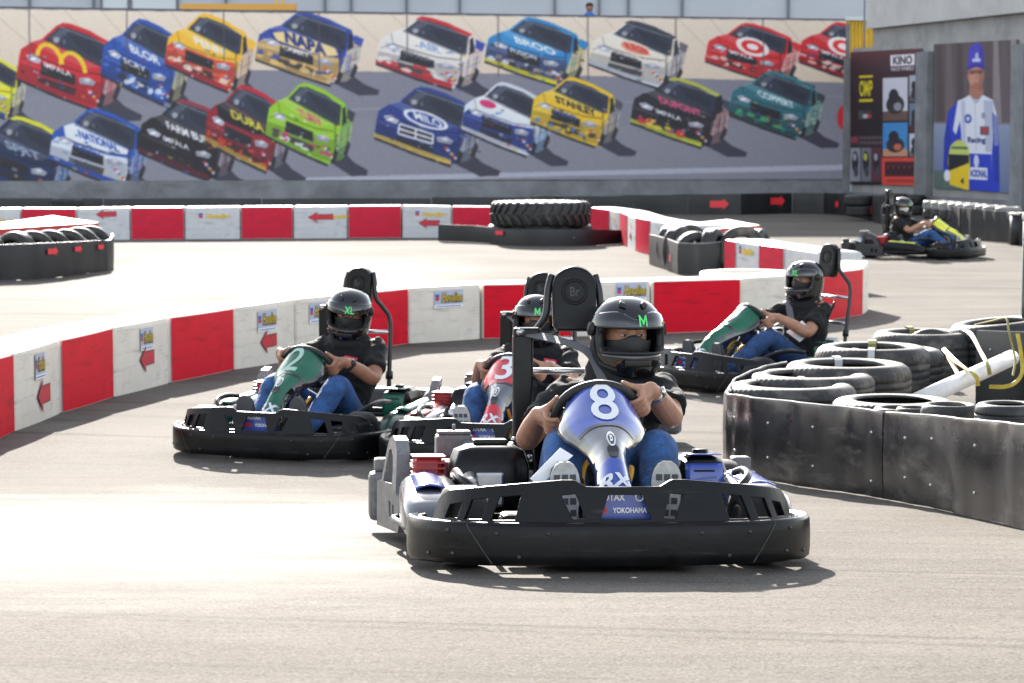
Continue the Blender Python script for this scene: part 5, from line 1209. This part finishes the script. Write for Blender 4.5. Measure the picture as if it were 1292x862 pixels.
def stroke_text(mb, s, h, mp):
    """size letters from plain strokes (M, XL, S)"""
    G = {'M': [[(0, 0), (0, 1)], [(0, 1), (.42, .25)], [(.42, .25), (.84, 1)], [(.84, 1), (.84, 0)]], 'X': [[(0, 0), (.7, 1)], [(0, 1), (.7, 0)]], 'L': [[(0, 1), (0, 0)], [(0, 0), (.55, 0)]], 'S': [[(.7, 1), (0, 1)], [(0, 1), (0, .5)], [(0, .5), (.7, .5)], [(.7, .5), (.7, 0)], [(.7, 0), (0, 0)]]}
    W_ = {'M': .84, 'X': .7, 'L': .55, 'S': .7}; tot = sum(W_[c] for c in s) + .35 * (len(s) - 1); x0 = -tot / 2
    for c in s:
        for (ax, ay), (bx, by) in G[c]:
            d = Vector((bx - ax, by - ay)).normalized(); n = Vector((-d.y, d.x)) * .10; a = Vector((x0 + ax, ay - .5)) - d * .08; b = Vector((x0 + bx, by - .5)) + d * .08
            q = []
            for f in (0, .33, .67, 1): m_ = a.lerp(b, f); q += [m_ + n, m_ - n]
            mb.add([mp(p.x * h, p.y * h) for p in q], [[0, 1, 3, 2], [2, 3, 5, 4], [4, 5, 7, 6]])
        x0 += W_[c] + .35
def build_kart(label, M, num, paint, pod, steer=0., trim='silver_paint', sponsor=True, guard='grey_plastic', digit='number_white'):
    t = thing('go_kart', label, 'go-kart', M, 'go-karts on the track')
    P = lambda nm, fn, mats, par=t, key=None, **k: part(nm, key or fn.__name__, fn, mats, par, **k)
    P('frame', b_frame, 'black_metal'); P('floor_tray', b_floor, 'black_plastic')
    P('front_bumper', b_bumper, ['bumper_plastic', 'dark_guard'])
    P('bumper_panel', b_panel, 'bumper_plastic', bev=.0025)
    f = P('steering_fairing', b_fairing, [paint, trim, 'gloss_black'], solid=.006)
    P('fairing_band', b_band, 'gloss_black', f)
    if num: P('number', lambda mb: number_mesh(mb, num), digit, f, key='num' + num)
    P('emblem', emblem, ['white_paint', 'sticker_black'], f); P('lower_emblem', emblem2, ['white_paint', 'sticker_black'], f); P('lettering', rx, 'number_white', f)
    st = P('steering_wheel', b_steer, 'matte_black')
    if steer:
        C = WC; st.matrix_local = Matrix.Translation(C) @ Matrix.Rotation(steer, 4, Vector((-.80, 0, .60))) @ Matrix.Translation(-C)
    P('seat', b_seat, 'black_plastic', solid=.012)
    P('headrest', b_headrest, ['bumper_plastic', 'dark_guard'])
    for s in (-1, 1):
        P('roll_bar', lambda mb: b_rollbar(mb, s), 'black_metal', key='rb%d' % s)
        P('side_pod', lambda mb: b_pod(mb, s), pod, key='pod%d' % s)
        P('pod_trim', lambda mb: b_podtrim(mb, s), paint, key='pt%d' % s, solid=.004)
        if s < 0: P('wheel_guard', lambda mb: b_guard(mb, s), guard, key='gd%d' % s, bev=.008)
        P('front_deck', lambda mb: b_deck(mb, s), 'black_plastic', key='dk%d' % s)
        for x, y, w_, r in ((.53, .465, .13, .128), (-.53, .505, .20, .14)):
            wh = P('wheel', lambda mb: b_wheel(mb, w_, r), 'kart_rubber', key='tyre%.2f' % w_); wh.location = (x, s * y, r); P('rim', lambda mb: b_rim(mb, w_), 'rim_metal', wh, key='rim%.2f' % w_)
            if x > 0: wh.rotation_euler = (0, 0, steer * .45)
    P('cross_bar', b_cross, 'steel'); P('belt_reel', lambda mb: b_retractor(mb, -1), ['black_plastic', 'steel'], key='ret-1')
    e = P('engine', b_engine, 'engine_red'); P('engine_cover', b_encover, 'black_plastic', e); P('air_filter', b_airbox, 'grey_plastic', e); P('muffler', b_muffler, 'steel', e); P('outlet', b_outlet, 'steel', e)
    tk = P('fuel_tank', b_tank, 'black_plastic'); P('tank_cover', b_tankcover, paint, tk, solid=.003)
    P('rear_bumper', b_rear, guard); P('pedals', b_pedals, 'steel'); P('cables', b_cables, 'cable_yellow'); P('brake_reservoir', b_reservoir, ['steel', 'black_plastic'])
    if sponsor: P('sponsor_plate', b_sponsor, ['blue_paint', 'white_paint', 'sticker_red'])
    return t
# ------------------------------------------------------------------ drivers
def two_bone(a, b, l1, l2, pole):
    d = b - a; L = min(d.length, (l1 + l2) * .995); d = d.normalized(); x = (l1 * l1 - l2 * l2 + L * L) / (2 * L); h = math.sqrt(max(0, l1 * l1 - x * x)); p = pole - d * pole.dot(d)
    return a + d * x + p.normalized() * h
def chain(mb, pts, rs, n=12, sub=4):
    P = crom(pts, sub); rr = [v.x for v in crom([(r, 0, 0) for r in rs], sub)]; mb.tube(P, rr, n); mb.sph(P[0], rr[0], n=7); mb.sph(P[-1], rr[-1], n=7)
def driver(label, M, lean=0., hyaw=0., hpitch=0., hroll=0., steer=0., skin='skin_tan', size='M', badge=False, watch=None, white_mask=False, hx=0., up=0., knee=(.3, .3), shoe=('shoe_dark', 'sole_pale'), jeans='denim', voxel=.0055):
    t = thing('person', label, 'person', M, 'kart drivers')
    ly = lean; H = Vector((-.255 + hx, ly * 1.35, .722 + up))                 # head centre
    Rh = Matrix.Rotation(hyaw, 3, 'Z') @ Matrix.Rotation(hpitch, 3, 'Y') @ Matrix.Rotation(hroll, 3, 'X')
    hip = Vector((-.17, ly * .1, .15)); wai = Vector((-.235, ly * .35, .28)); che = Vector((-.275, ly * .8, .44 + up * .8)); shl = Vector((-.275, ly, .555 + up)); nec = Vector((-.265, ly * 1.15, .63 + up))
    C = WC; N = Vector((-.80, 0, .60)); Uw = Vector((.60, 0, .80))
    body, shirt, jean = MB(), MB(), MB()
    def torso(mb, k, secs):
        rings = []
        for c, a, b in secs:
            rings.append([c + Vector((math.sin(q) * (b + k), math.cos(q) * (a + k), 0)) for q in [2 * math.pi * i / 24 for i in range(24)]])
        mb.rings(rings, 0, True)
    secs = [(hip, .165, .11), (wai, .15, .11), (che, .172, .118), (shl + Vector((0, 0, -.02)), .165, .085), (nec, .062, .06)]
    torso(body, 0, secs); torso(shirt, .014, [(hip + Vector((0, 0, .02)), .165, .12), (wai, .165, .13), (che, .178, .122), (shl, .16, .085), (nec + Vector((0, 0, -.01)), .075, .072)])
    chain(body, [nec - Vector((0, 0, .05)), H - Vector((.01, 0, .07))], [.058, .054])
    body.sph(H + Rh @ Vector((-.01, 0, .01)), (.094, .076, .108), Rh, 12); body.sph(H + Rh @ Vector((.045, 0, -.06)), (.045, .05, .045), Rh, 8)
    body.sph(H + Rh @ Vector((.088, 0, -.022)), (.020, .014, .022), Rh, 8); body.sph(H + Rh @ Vector((.078, 0, .005)), (.014, .010, .030), Rh, 8)
    body.sph(H + Rh @ Vector((.066, 0, .030)), (.022, .056, .012), Rh, 8)
    wrists = []
    for s in (-1, 1):
        S = shl + Vector((.0, s * .168, -.02)); a = (0 if s > 0 else math.pi) + steer + s * .18
        rad = Vector((0, 1, 0)) * math.cos(a) + Uw * math.sin(a); tan = (Uw * math.cos(a) - Vector((0, 1, 0)) * math.sin(a)) * s
        G0 = C + rad * .140; W = G0 + rad * .052 + N * .058 - tan * .012
        E = two_bone(S, W, .285, .245, Vector((-.15, s * .55, -.85))); wrists.append((s, W, E))
        chain(body, [S, S.lerp(E, .5), E, E.lerp(W, .45), W], [.050, .048, .041, .040, .027])
        shirt.sph(S, .059, n=10); sl = S.lerp(E, .74)
        rg = crom([S, S.lerp(E, .35), sl], 4); shirt.tube(rg, [.060 + .010 * i / (len(rg) - 1) for i in range(len(rg))], 18)
        # palm and five fingers closed on the rim
        K = lambda th, r: G0 + (rad * math.cos(th) - N * math.sin(th)) * r
        kn = K(R(-38), .036)
        for k in range(5): body.sph(W.lerp(kn, k / 4) , (.022 + .003 * k / 4), n=6)
        for k in range(4):
            o = tan * ((k - 1.4) * -.0205); r_ = .0088 - .0008 * (k == 3)
            L_ = (1, 1.05, 1, .9)[k]
            body.sph(kn + o, .0135, n=6); chain(body, [kn + o, K(R(40), .0335) + o, K(R(105 * L_), .0285) + o, K(R(165 * L_), .0265) + o], [.0115, r_ * 1.08, r_, r_ * .9], 8, 3)
            body.tube([W + o * .5, kn + o], [.016, .0135], 8)
        chain(body, [W.lerp(kn, .35) + tan * .018, G0 + rad * .016 + N * .030 + tan * .040, G0 - rad * .004 + N * .027 + tan * .064, G0 - rad * .012 + N * .022 + tan * .082], [.015, .0125, .0108, .0095], 8, 3)
        # leg
        hp = hip + Vector((.04, s * .09, -.01)); kn_ = Vector((.265, s * (.205 if s > 0 else .19), .385)); an = Vector((.575, s * .155, .135)); 
        kn_ = two_bone(hp, an, .435, .405, Vector((0, knee[0 if s < 0 else 1] * s, 1.)))
        chain(body, [hp, hp.lerp(kn_, .5), kn_, kn_.lerp(an, .4), an], [.07, .065, .05, .045, .035]); chain(body, [an, an + Vector((.06, s * .005, .05)), an + Vector((.075, s * .008, .16))], [.034, .03, .024])
        chain(jean, [hp, hp.lerp(kn_, .5), kn_, kn_.lerp(an, .4), an + Vector((-.02, 0, .02))], [.098, .086, .067, .064, .052], 14)
    jean.sph(hip + Vector((.0, 0, -.02)), (.13, .178, .10), None, 10)
    rm = lambda v: [('REMESH', dict(mode='VOXEL', voxel_size=v)), ('SMOOTH', dict(factor=.5, iterations=3))]
    link('body', applied(body, rm(voxel), 'body', [skin]), t)
    sh = link('t_shirt', applied(shirt, rm(.010), 't_shirt', ['shirt_black']), t); link('jeans', applied(jean, rm(.011), 'jeans', [jeans]), t)
    for o_, seed, am in ((sh, 3, .010), (t.children[-1], 5, .008)):              # cloth folds
        for v in o_.data.vertices:
            p = v.co; q = 1.3 * mnoise.noise(Vector((p.x * 9 + seed, p.y * 9, p.z * 16))) - .8 * abs(mnoise.noise(Vector((p.x * 15 + p.z * 9, p.y * 15 + seed, p.z * 22)))) + .6 * mnoise.noise(Vector((p.x * 22, p.y * 22 + seed, p.z * 30))); v.co = p + v.normal * q * am
    for s in (-1, 1):
        an = Vector((.575, s * .155, .135)); ax = Vector((.10, s * .02, 1.)).normalized(); nx = Vector((1, 0, -.10)).normalized(); sy = ax.cross(nx)
        mb = MB(); c0 = an + Vector((.055, 0, -.06)); rings = []
        for u, w_, d0, d1 in ((0, .022, -.03, .012), (.02, .034, -.06, .014), (.08, .038, -.075, .014), (.15, .046, -.06, .014), (.20, .048, -.04, .014), (.24, .040, -.022, .012), (.262, .02, -.008, .008)):
            rings.append([c0 + ax * u + sy * w_ * math.cos(q) + nx * ((d1 if math.sin(q) > 0 else -d0) * math.sin(q)) for q in [2 * math.pi * i / 18 for i in range(18)]])
        mb.rings(rings, 0, True); so = mb.obj('shoe', shoe[0], t)
        mb = MB(); out = [(0, .014), (.006, .024), (.02, .033), (.05, .036), (.08, .036), (.11, .040), (.14, .044), (.17, .047), (.20, .047), (.222, .044), (.24, .038), (.255, .028), (.264, .014)]; n = nx * .016
        ol = [c0 + ax * u + sy * w_ for u, w_ in out] + [c0 + ax * u - sy * w_ for u, w_ in out[::-1]]
        mb.rings([[p + n * .75 for p in ol], [p + n * 1.7 for p in ol]], 0, False)
        for i in range(6):
            for j in (-1, 0, 1):
                u = .03 + i * .037; wd = .022
                mb.box(c0 + ax * u + sy * (j * .025) + n * 1.72, (.002, .019, .020), Matrix((nx, sy, ax)).transposed(), 1) if abs(j * .025) + .01 < .047 else None
        mb.obj('sole', [shoe[1], 'sole_dark'], so)
    # balaclava: neck tube and lower face
    mb = MB(); chain(mb, [shl + Vector((.02, 0, .005)), nec + Vector((.015, 0, .02)), H + Vector((.015, 0, -.10))], [.115, .098, .088], 20, 4); mb.sph(H + Rh @ Vector((.012, 0, -.075)), (.100, .090, .06), Rh, 12)
    gm = applied(mb, rm(.009), 'neck_gaiter', ['balaclava'])
    for v in gm.vertices: v.co = v.co + v.normal * .009 * mnoise.noise(Vector((v.co.x * 14, v.co.y * 14, v.co.z * 30)))
    link('neck_gaiter', gm, t)
    mb = MB()
    def fm(i, j):
        a = R(-82 + 164 * i); z = -.092 + .086 * j + .020 * math.exp(-(a * 2.6) ** 2) * j; k = math.sqrt(max(.05, 1 - (z / .125) ** 2)); x = .102 * math.cos(a) * k + .020 * math.exp(-(a * 3.4) ** 2) * (.4 + .6 * math.sin(math.pi * j)); return H + Rh @ Vector((x - .004, .086 * math.sin(a) * k, z))
    mb.grid(fm, 28, 14); o = mb.obj('face_mask', 'cap_white' if white_mask else 'matte_black', t); md = o.modifiers.new('s', 'SOLIDIFY'); md.thickness = .004; md.offset = 1
    for s in (-1, 1):
        ey = Rh @ Vector((.0775, s * .031, .012)); mb = MB(); mb.sph(H + ey, (.0080, .0150, .0044), Rh, 8); mb.sph(H + ey + Rh @ Vector((.0052, s * -.001 + .003, -.0005)), (.0048, .0056, .0042), Rh, 8, 1); mb.obj('eye', ['eye_white', 'eye_dark'], t)
        mb = MB(); mb.tube([H + Rh @ Vector(q) for q in ((.089, s * .012, .032), (.088, s * .028, .038), (.077, s * .048, .033))], [.0035, .0042, .0022], 6); mb.obj('eyebrow', 'hair_dark', t)
        mb = MB(); mb.tube([H + Rh @ Vector(q) for q in ((.083, s * .017, .016), (.0865, s * .030, .0205), (.078, s * .046, .014))], [.002, .0026, .002], 6); mb.obj('eyelid', skin, t)
    # helmet
    Z = [(-.138, .118, .070, .088), (-.128, .134, .095, .102), (-.110, .146, .108, .110), (-.085, .153, .120, .117), (-.062, .154, .128, .121), (-.046, .152, .133, .124), (-.030, .149, .136, .1255), (-.012, .146, .139, .127), (.006, .143, .141, .127), (.024, .140, .142, .127), (.040, .137, .142, .126), (.060, .131, .140, .123), (.080, .121, .134, .117), (.100, .106, .122, .106), (.118, .086, .102, .089), (.131, .064, .076, .067), (.139, .042, .048, .043), (.143, .018, .022, .020)]
    NA = 72
    def hp_(a, row, off=0.):
        z, f, b, w_ = row; c, s_ = math.cos(a), math.sin(a); e = .92
        x = (f + off) * math.copysign(abs(c) ** e, c) if c > 0 else (b + off) * c; y = (w_ + off) * math.copysign(abs(s_) ** .95, s_); return Vector((x, y, z + (off * .4 if z > .06 else 0)))
    def hz(z):
        for a, b in zip(Z, Z[1:]):
            if z <= b[0]: f = (z - a[0]) / (b[0] - a[0]); return tuple(a[i] + (b[i] - a[i]) * f for i in range(4))
        return Z[-1]
    T_ = lambda p: H + Rh @ p
    port0, port1, pa = 5, 10, R(66)
    mb = MB(); vs = [T_(hp_(2 * math.pi * k / NA, r)) for r in Z for k in range(NA)] + [T_(Vector((0, 0, .1445)))]; fs = []
    for i in range(len(Z) - 1):
        for k in range(NA):
            a = 2 * math.pi * (k + .5) / NA; a = a if a < math.pi else a - 2 * math.pi
            lim = pa - (R(5) if i in (port0, port1 - 1) else 0)
            if port0 <= i < port1 and abs(a) < lim: continue
            fs.append([i * NA + k, i * NA + (k + 1) % NA, (i + 1) * NA + (k + 1) % NA, (i + 1) * NA + k])
    L_ = len(vs) - 1
    for k in range(NA): fs.append([(len(Z) - 1) * NA + k, (len(Z) - 1) * NA + (k + 1) % NA, L_])
    mb.add(vs, fs, 0, True); he = mb.obj('helmet', ['helmet_black', 'matte_black'], t)
    md = he.modifiers.new('s', 'SOLIDIFY'); md.thickness = .022; md.offset = -1; md.use_rim = True; md.material_offset = 1; md.material_offset_rim = 1
    mb = MB()
    edge = [T_(hp_(a, hz(zz), .001)) for a, zz in [(pa * (1 - 2 * k / 24), .041) for k in range(25)] + [(-pa * 1.02, z) for z in (.03, .01, -.012, -.03)] + [(-pa * (1 - 2 * k / 24), -.047) for k in range(25)] + [(pa * 1.02, z) for z in (-.03, -.012, .01, .03)]]
    mb.tube(edge, .0048, 8, loop=True); mb.obj('port_rim', 'matte_black', he)
    def vz(a): return .043 + .0 * a
    mb = MB()
    def visor(i, j):
        a = R(-80 + 160 * i); top = .098 - .030 * math.exp(-(a * 3.2) ** 2) - .018 * (a / 1.4) ** 2; z = .040 + (top - .040) * j
        return T_(hp_(a, hz(z), .0065 - .003 * abs(j - .5)))
    mb.grid(visor, 60, 10); vo = mb.obj('visor', 'visor_black', he); md = vo.modifiers.new('s', 'SOLIDIFY'); md.thickness = .0045; md.offset = -1
    for s in (-1, 1):
        mb = MB(); p = hp_(R(84) * s, hz(.030)); n = Vector((.05, s, .1)).normalized(); mb.cyl(T_(p - n * .004), T_(p + n * .011), .024, 20); mb.cyl(T_(p + n * .011), T_(p + n * .014), .014, 16); mb.obj('visor_pivot', 'matte_black', he)
    vl = [('chin_vent', lambda i, j: T_(hp_(R(-20 + 40 * i), hz(-.092 + .022 * j), .005)))]
    for s in (-1, 1): vl += [('top_vent', lambda i, j, s=s: T_(hp_(s * R(16 + 14 * i), hz(.104 + .016 * j + .008 * i), .005))), ('side_vent', lambda i, j, s=s: T_(hp_(s * R(34 + 34 * i), hz(-.112 + .010 * j + .02 * i), .003)))]
    for nm, fn in vl:
        vv = MB().grid(fn, 10, 3).obj(nm, 'matte_black', he); md = vv.modifiers.new('s', 'SOLIDIFY'); md.thickness = .006; md.offset = 0
    mb = MB(); stroke_text(mb, size, .030, lambda x, y: T_(hp_(R(9) + x / .142, hz(.0635 + y), .0090))); mb.obj('size_letter', 'green_glow_paint', he)
    if badge or watch:
        dg = bpy.context.evaluated_depsgraph_get()
    if badge:
        bv = BVHTree.FromPolygons([v.co[:] for v in sh.data.vertices], [p.vertices[:] for p in sh.data.polygons])
        def pr(y, z, o): h = bv.ray_cast(Vector((.6, y, z)), Vector((-1, 0, 0))); return (h[0] if h[0] else Vector((-.15, y, z))) + Vector((o, 0, 0))
        cy, cz = badge; mb = MB(); mb.grid(lambda i, j: pr(cy + .075 * (i - .5), cz + .028 * (j - .5) - .014 * (i - .5), .006), 8, 4, 0); mb.grid(lambda i, j: pr(cy + .085 * (i - .45), cz - .028 + .006 * j - .018 * (i - .5), .006), 8, 1, 1)
        mb.grid(lambda i, j: pr(cy + .05 * (i - .5), cz + .008 * (j - .5) - .009 * (i - .5), .009), 8, 1, 1); mb.obj('chest_badge', ['badge_red', 'white_paint'], t)
    if watch:
        s, W, E = wrists[1]; d = (E - W).normalized(); c = W + d * .045; mb = MB(); mb.tube([c - d * .011, c, c + d * .011], [.0305, .0325, .0325], 18)
        n = Vector((.5, .75, .4)); n = (n - d * n.dot(d)).normalized(); mb.tube([c + n * .026, c + n * .038], .017, 16); mb.obj('wristwatch', watch, t)
    return t
# ------------------------------------------------------------------ the five karts and their drivers
K8 = kart_frame(769, 713, R(5)) @ Matrix.Scale(1.025, 4); K2 = kart_frame(357, 574, R(-21)) @ Matrix.Scale(1.0, 4); K3 = kart_frame(628, 590, R(-14)); K7 = kart_frame(905, 491, R(-56)); K0 = kart_frame(1203, 326, R(56))
build_kart('nearest kart, blue fairing with number 8 and broad black front bumper', K8, '8', 'blue_paint', 'silver_paint', steer=R(16))
driver('driver of kart 8 in black helmet marked M, black T-shirt and jeans', K8, knee=(0, .3), lean=.115, hyaw=R(9), hpitch=R(4), steer=R(16), size='M', watch='steel')
build_kart('left kart with green fairing numbered 2, beside the white arrow blocks', K2, '2', 'green_paint', 'dark_green_plastic', steer=R(-10), trim='green_paint', digit='number_pale')
driver('driver of kart 2 in black helmet marked XL, small red badge on the black T-shirt', K2, lean=.03, hyaw=R(14), hpitch=R(14), hroll=R(-6), steer=R(-8), skin='skin_brown', size='XL', badge=(.09, .47), watch='matte_black', shoe=('shoe_dark', 'sole_dark'))
build_kart('middle kart with red fairing numbered 3, half hidden behind kart 8', K3, '3', 'red_paint', 'silver_paint')
driver('driver of kart 3 with black helmet marked M, half hidden behind kart 8', K3, lean=.02, hyaw=R(4), hpitch=R(4), size='M', badge=(.12, .5))
build_kart('kart with dark green fairing numbered 7, turning behind the tyre heap', K7, '7', 'green_paint', 'dark_green_plastic', steer=R(-6), trim='green_paint')
driver('driver of kart 7 in black helmet marked XL, left arm stretched to the wheel', K7, lean=.0, hyaw=R(10), hpitch=R(2), size='XL', steer=R(-6), jeans='denim_dark', shoe=('shoe_dark', 'sole_dark'))
build_kart('distant black kart with yellow fairing, in front of the posters', K0, '', 'yellow_paint', 'black_plastic', trim='yellow_paint', sponsor=False, guard='dark_guard')
driver('driver of the distant yellow and black kart with dark helmet and white face mask', K0, lean=-.02, hyaw=R(-34), hpitch=R(10), size='S', white_mask=True)
# belts across the drivers, paper cards
def flat_strap(pts, wd, nrm, m, name, label, cat, grp=None):
    Q = crom(pts, 8); rings = []
    for i, p in enumerate(Q):
        d = (Q[min(i + 1, len(Q) - 1)] - Q[max(i - 1, 0)]).normalized(); s = d.cross(nrm).normalized(); n = s.cross(d) * .0015
        rings.append([p + s * wd / 2 + n, p - s * wd / 2 + n, p - s * wd / 2 - n, p + s * wd / 2 - n])
    return tag(MB().rings(rings, 0, False).obj(name, m), label, cat, grp)
for K, ly, lb in ((K8, .115, 'grey seat belt over the right shoulder of the driver of kart 8'), (K3, .02, 'grey seat belt from the black post to the driver of kart 3'), (K7, 0, 'seat belt over the right shoulder of the driver of kart 7')):
    L_ = [(-.405, -.17, .735), (-.33, -.12 + ly * .6, .705), (-.235, -.085 + ly, .665), (-.15, -.05 + ly, .58), (-.115, .02 + ly * .8, .45)]
    flat_strap([K @ Vector(p) for p in L_], .046, (K.to_3x3() @ Vector((.55, .1, .8))).normalized(), 'belt_webbing', 'seat_belt', lb, 'seat belt', 'seat belts')
def card(px4, Y, label):
    P = [at_y(x, y, Y + dz) for x, y, dz in px4]; n = (P[1] - P[0]).cross(P[2] - P[0]).normalized() * .0015
    mb = MB(); mb.add([p + n for p in P] + [p - n for p in P], [[0, 1, 2, 3], [7, 6, 5, 4], [0, 4, 5, 1], [1, 5, 6, 2], [2, 6, 7, 3], [3, 7, 4, 0]])
    return tag(mb.obj('paper_card', 'paper'), label, 'card')
Yc = (K8 @ Vector((.66, -.2, .3))).y
card(((669, 604, 0), (680, 614, 0), (723, 575, .05), (707, 565, .06)), Yc, 'white paper strip clipped beside the right knee of the driver of kart 8')
Yc = (K7 @ Vector((.05, .16, .38))).y
card(((992, 419, 0), (1009, 431.5, 0), (1025.5, 418, .03), (1012, 404.5, .04)), Yc, 'white paper card lying on the lap of the driver of kart 7')
# bystander behind the banner
def bystander():
    c = at_y(744, 21, 60.4); P = thing('person', 'tiny bystander in a blue shirt standing behind the top edge of the banner', 'person', Matrix.Translation((c.x, 60.5, tz)))
    b = MB(); h = .0
    chain(b, [(0, 0, .05), (0, 0, .45), (0, 0, .80)], [.09, .10, .14]); chain(b, [(0, 0, .75), (0, 0, 1.05), (0, 0, 1.28)], [.14, .15, .13]); b.sph((0, 0, 1.50), (.09, .10, .12))
    chain(b, [(0, 0, 1.25), (0, 0, 1.42)], [.06, .055])
    for s in (-1, 1): chain(b, [(s * .17, 0, 1.25), (s * .22, -.02, 1.0), (s * .2, -.08, .8)], [.055, .045, .035]); chain(b, [(s * .08, 0, .75), (s * .09, 0, .4), (s * .09, 0, .06)], [.09, .07, .05])
    link('body', applied(b, [('REMESH', dict(mode='VOXEL', voxel_size=.02))], 'body', ['skin_brown']), P)
    s_ = MB(); chain(s_, [(0, 0, .70), (0, 0, 1.0), (0, 0, 1.27)], [.165, .175, .15])
    for s in (-1, 1): chain(s_, [(s * .15, 0, 1.25), (s * .21, -.01, 1.08)], [.075, .07])
    link('shirt', applied(s_, [('REMESH', dict(mode='VOXEL', voxel_size=.02))], 'shirt', ['shirt_blue']), P)
    hb = MB(); hb.sph((0, .015, 1.55), (.10, .105, .09)); hb.obj('hair', 'hair_dark', P)
    P.scale = (1, 1, 1); P.location.z = c.z - 1.28 + .0
bystander()
ter.location.z = bpy.data.objects['terrace'].location.z
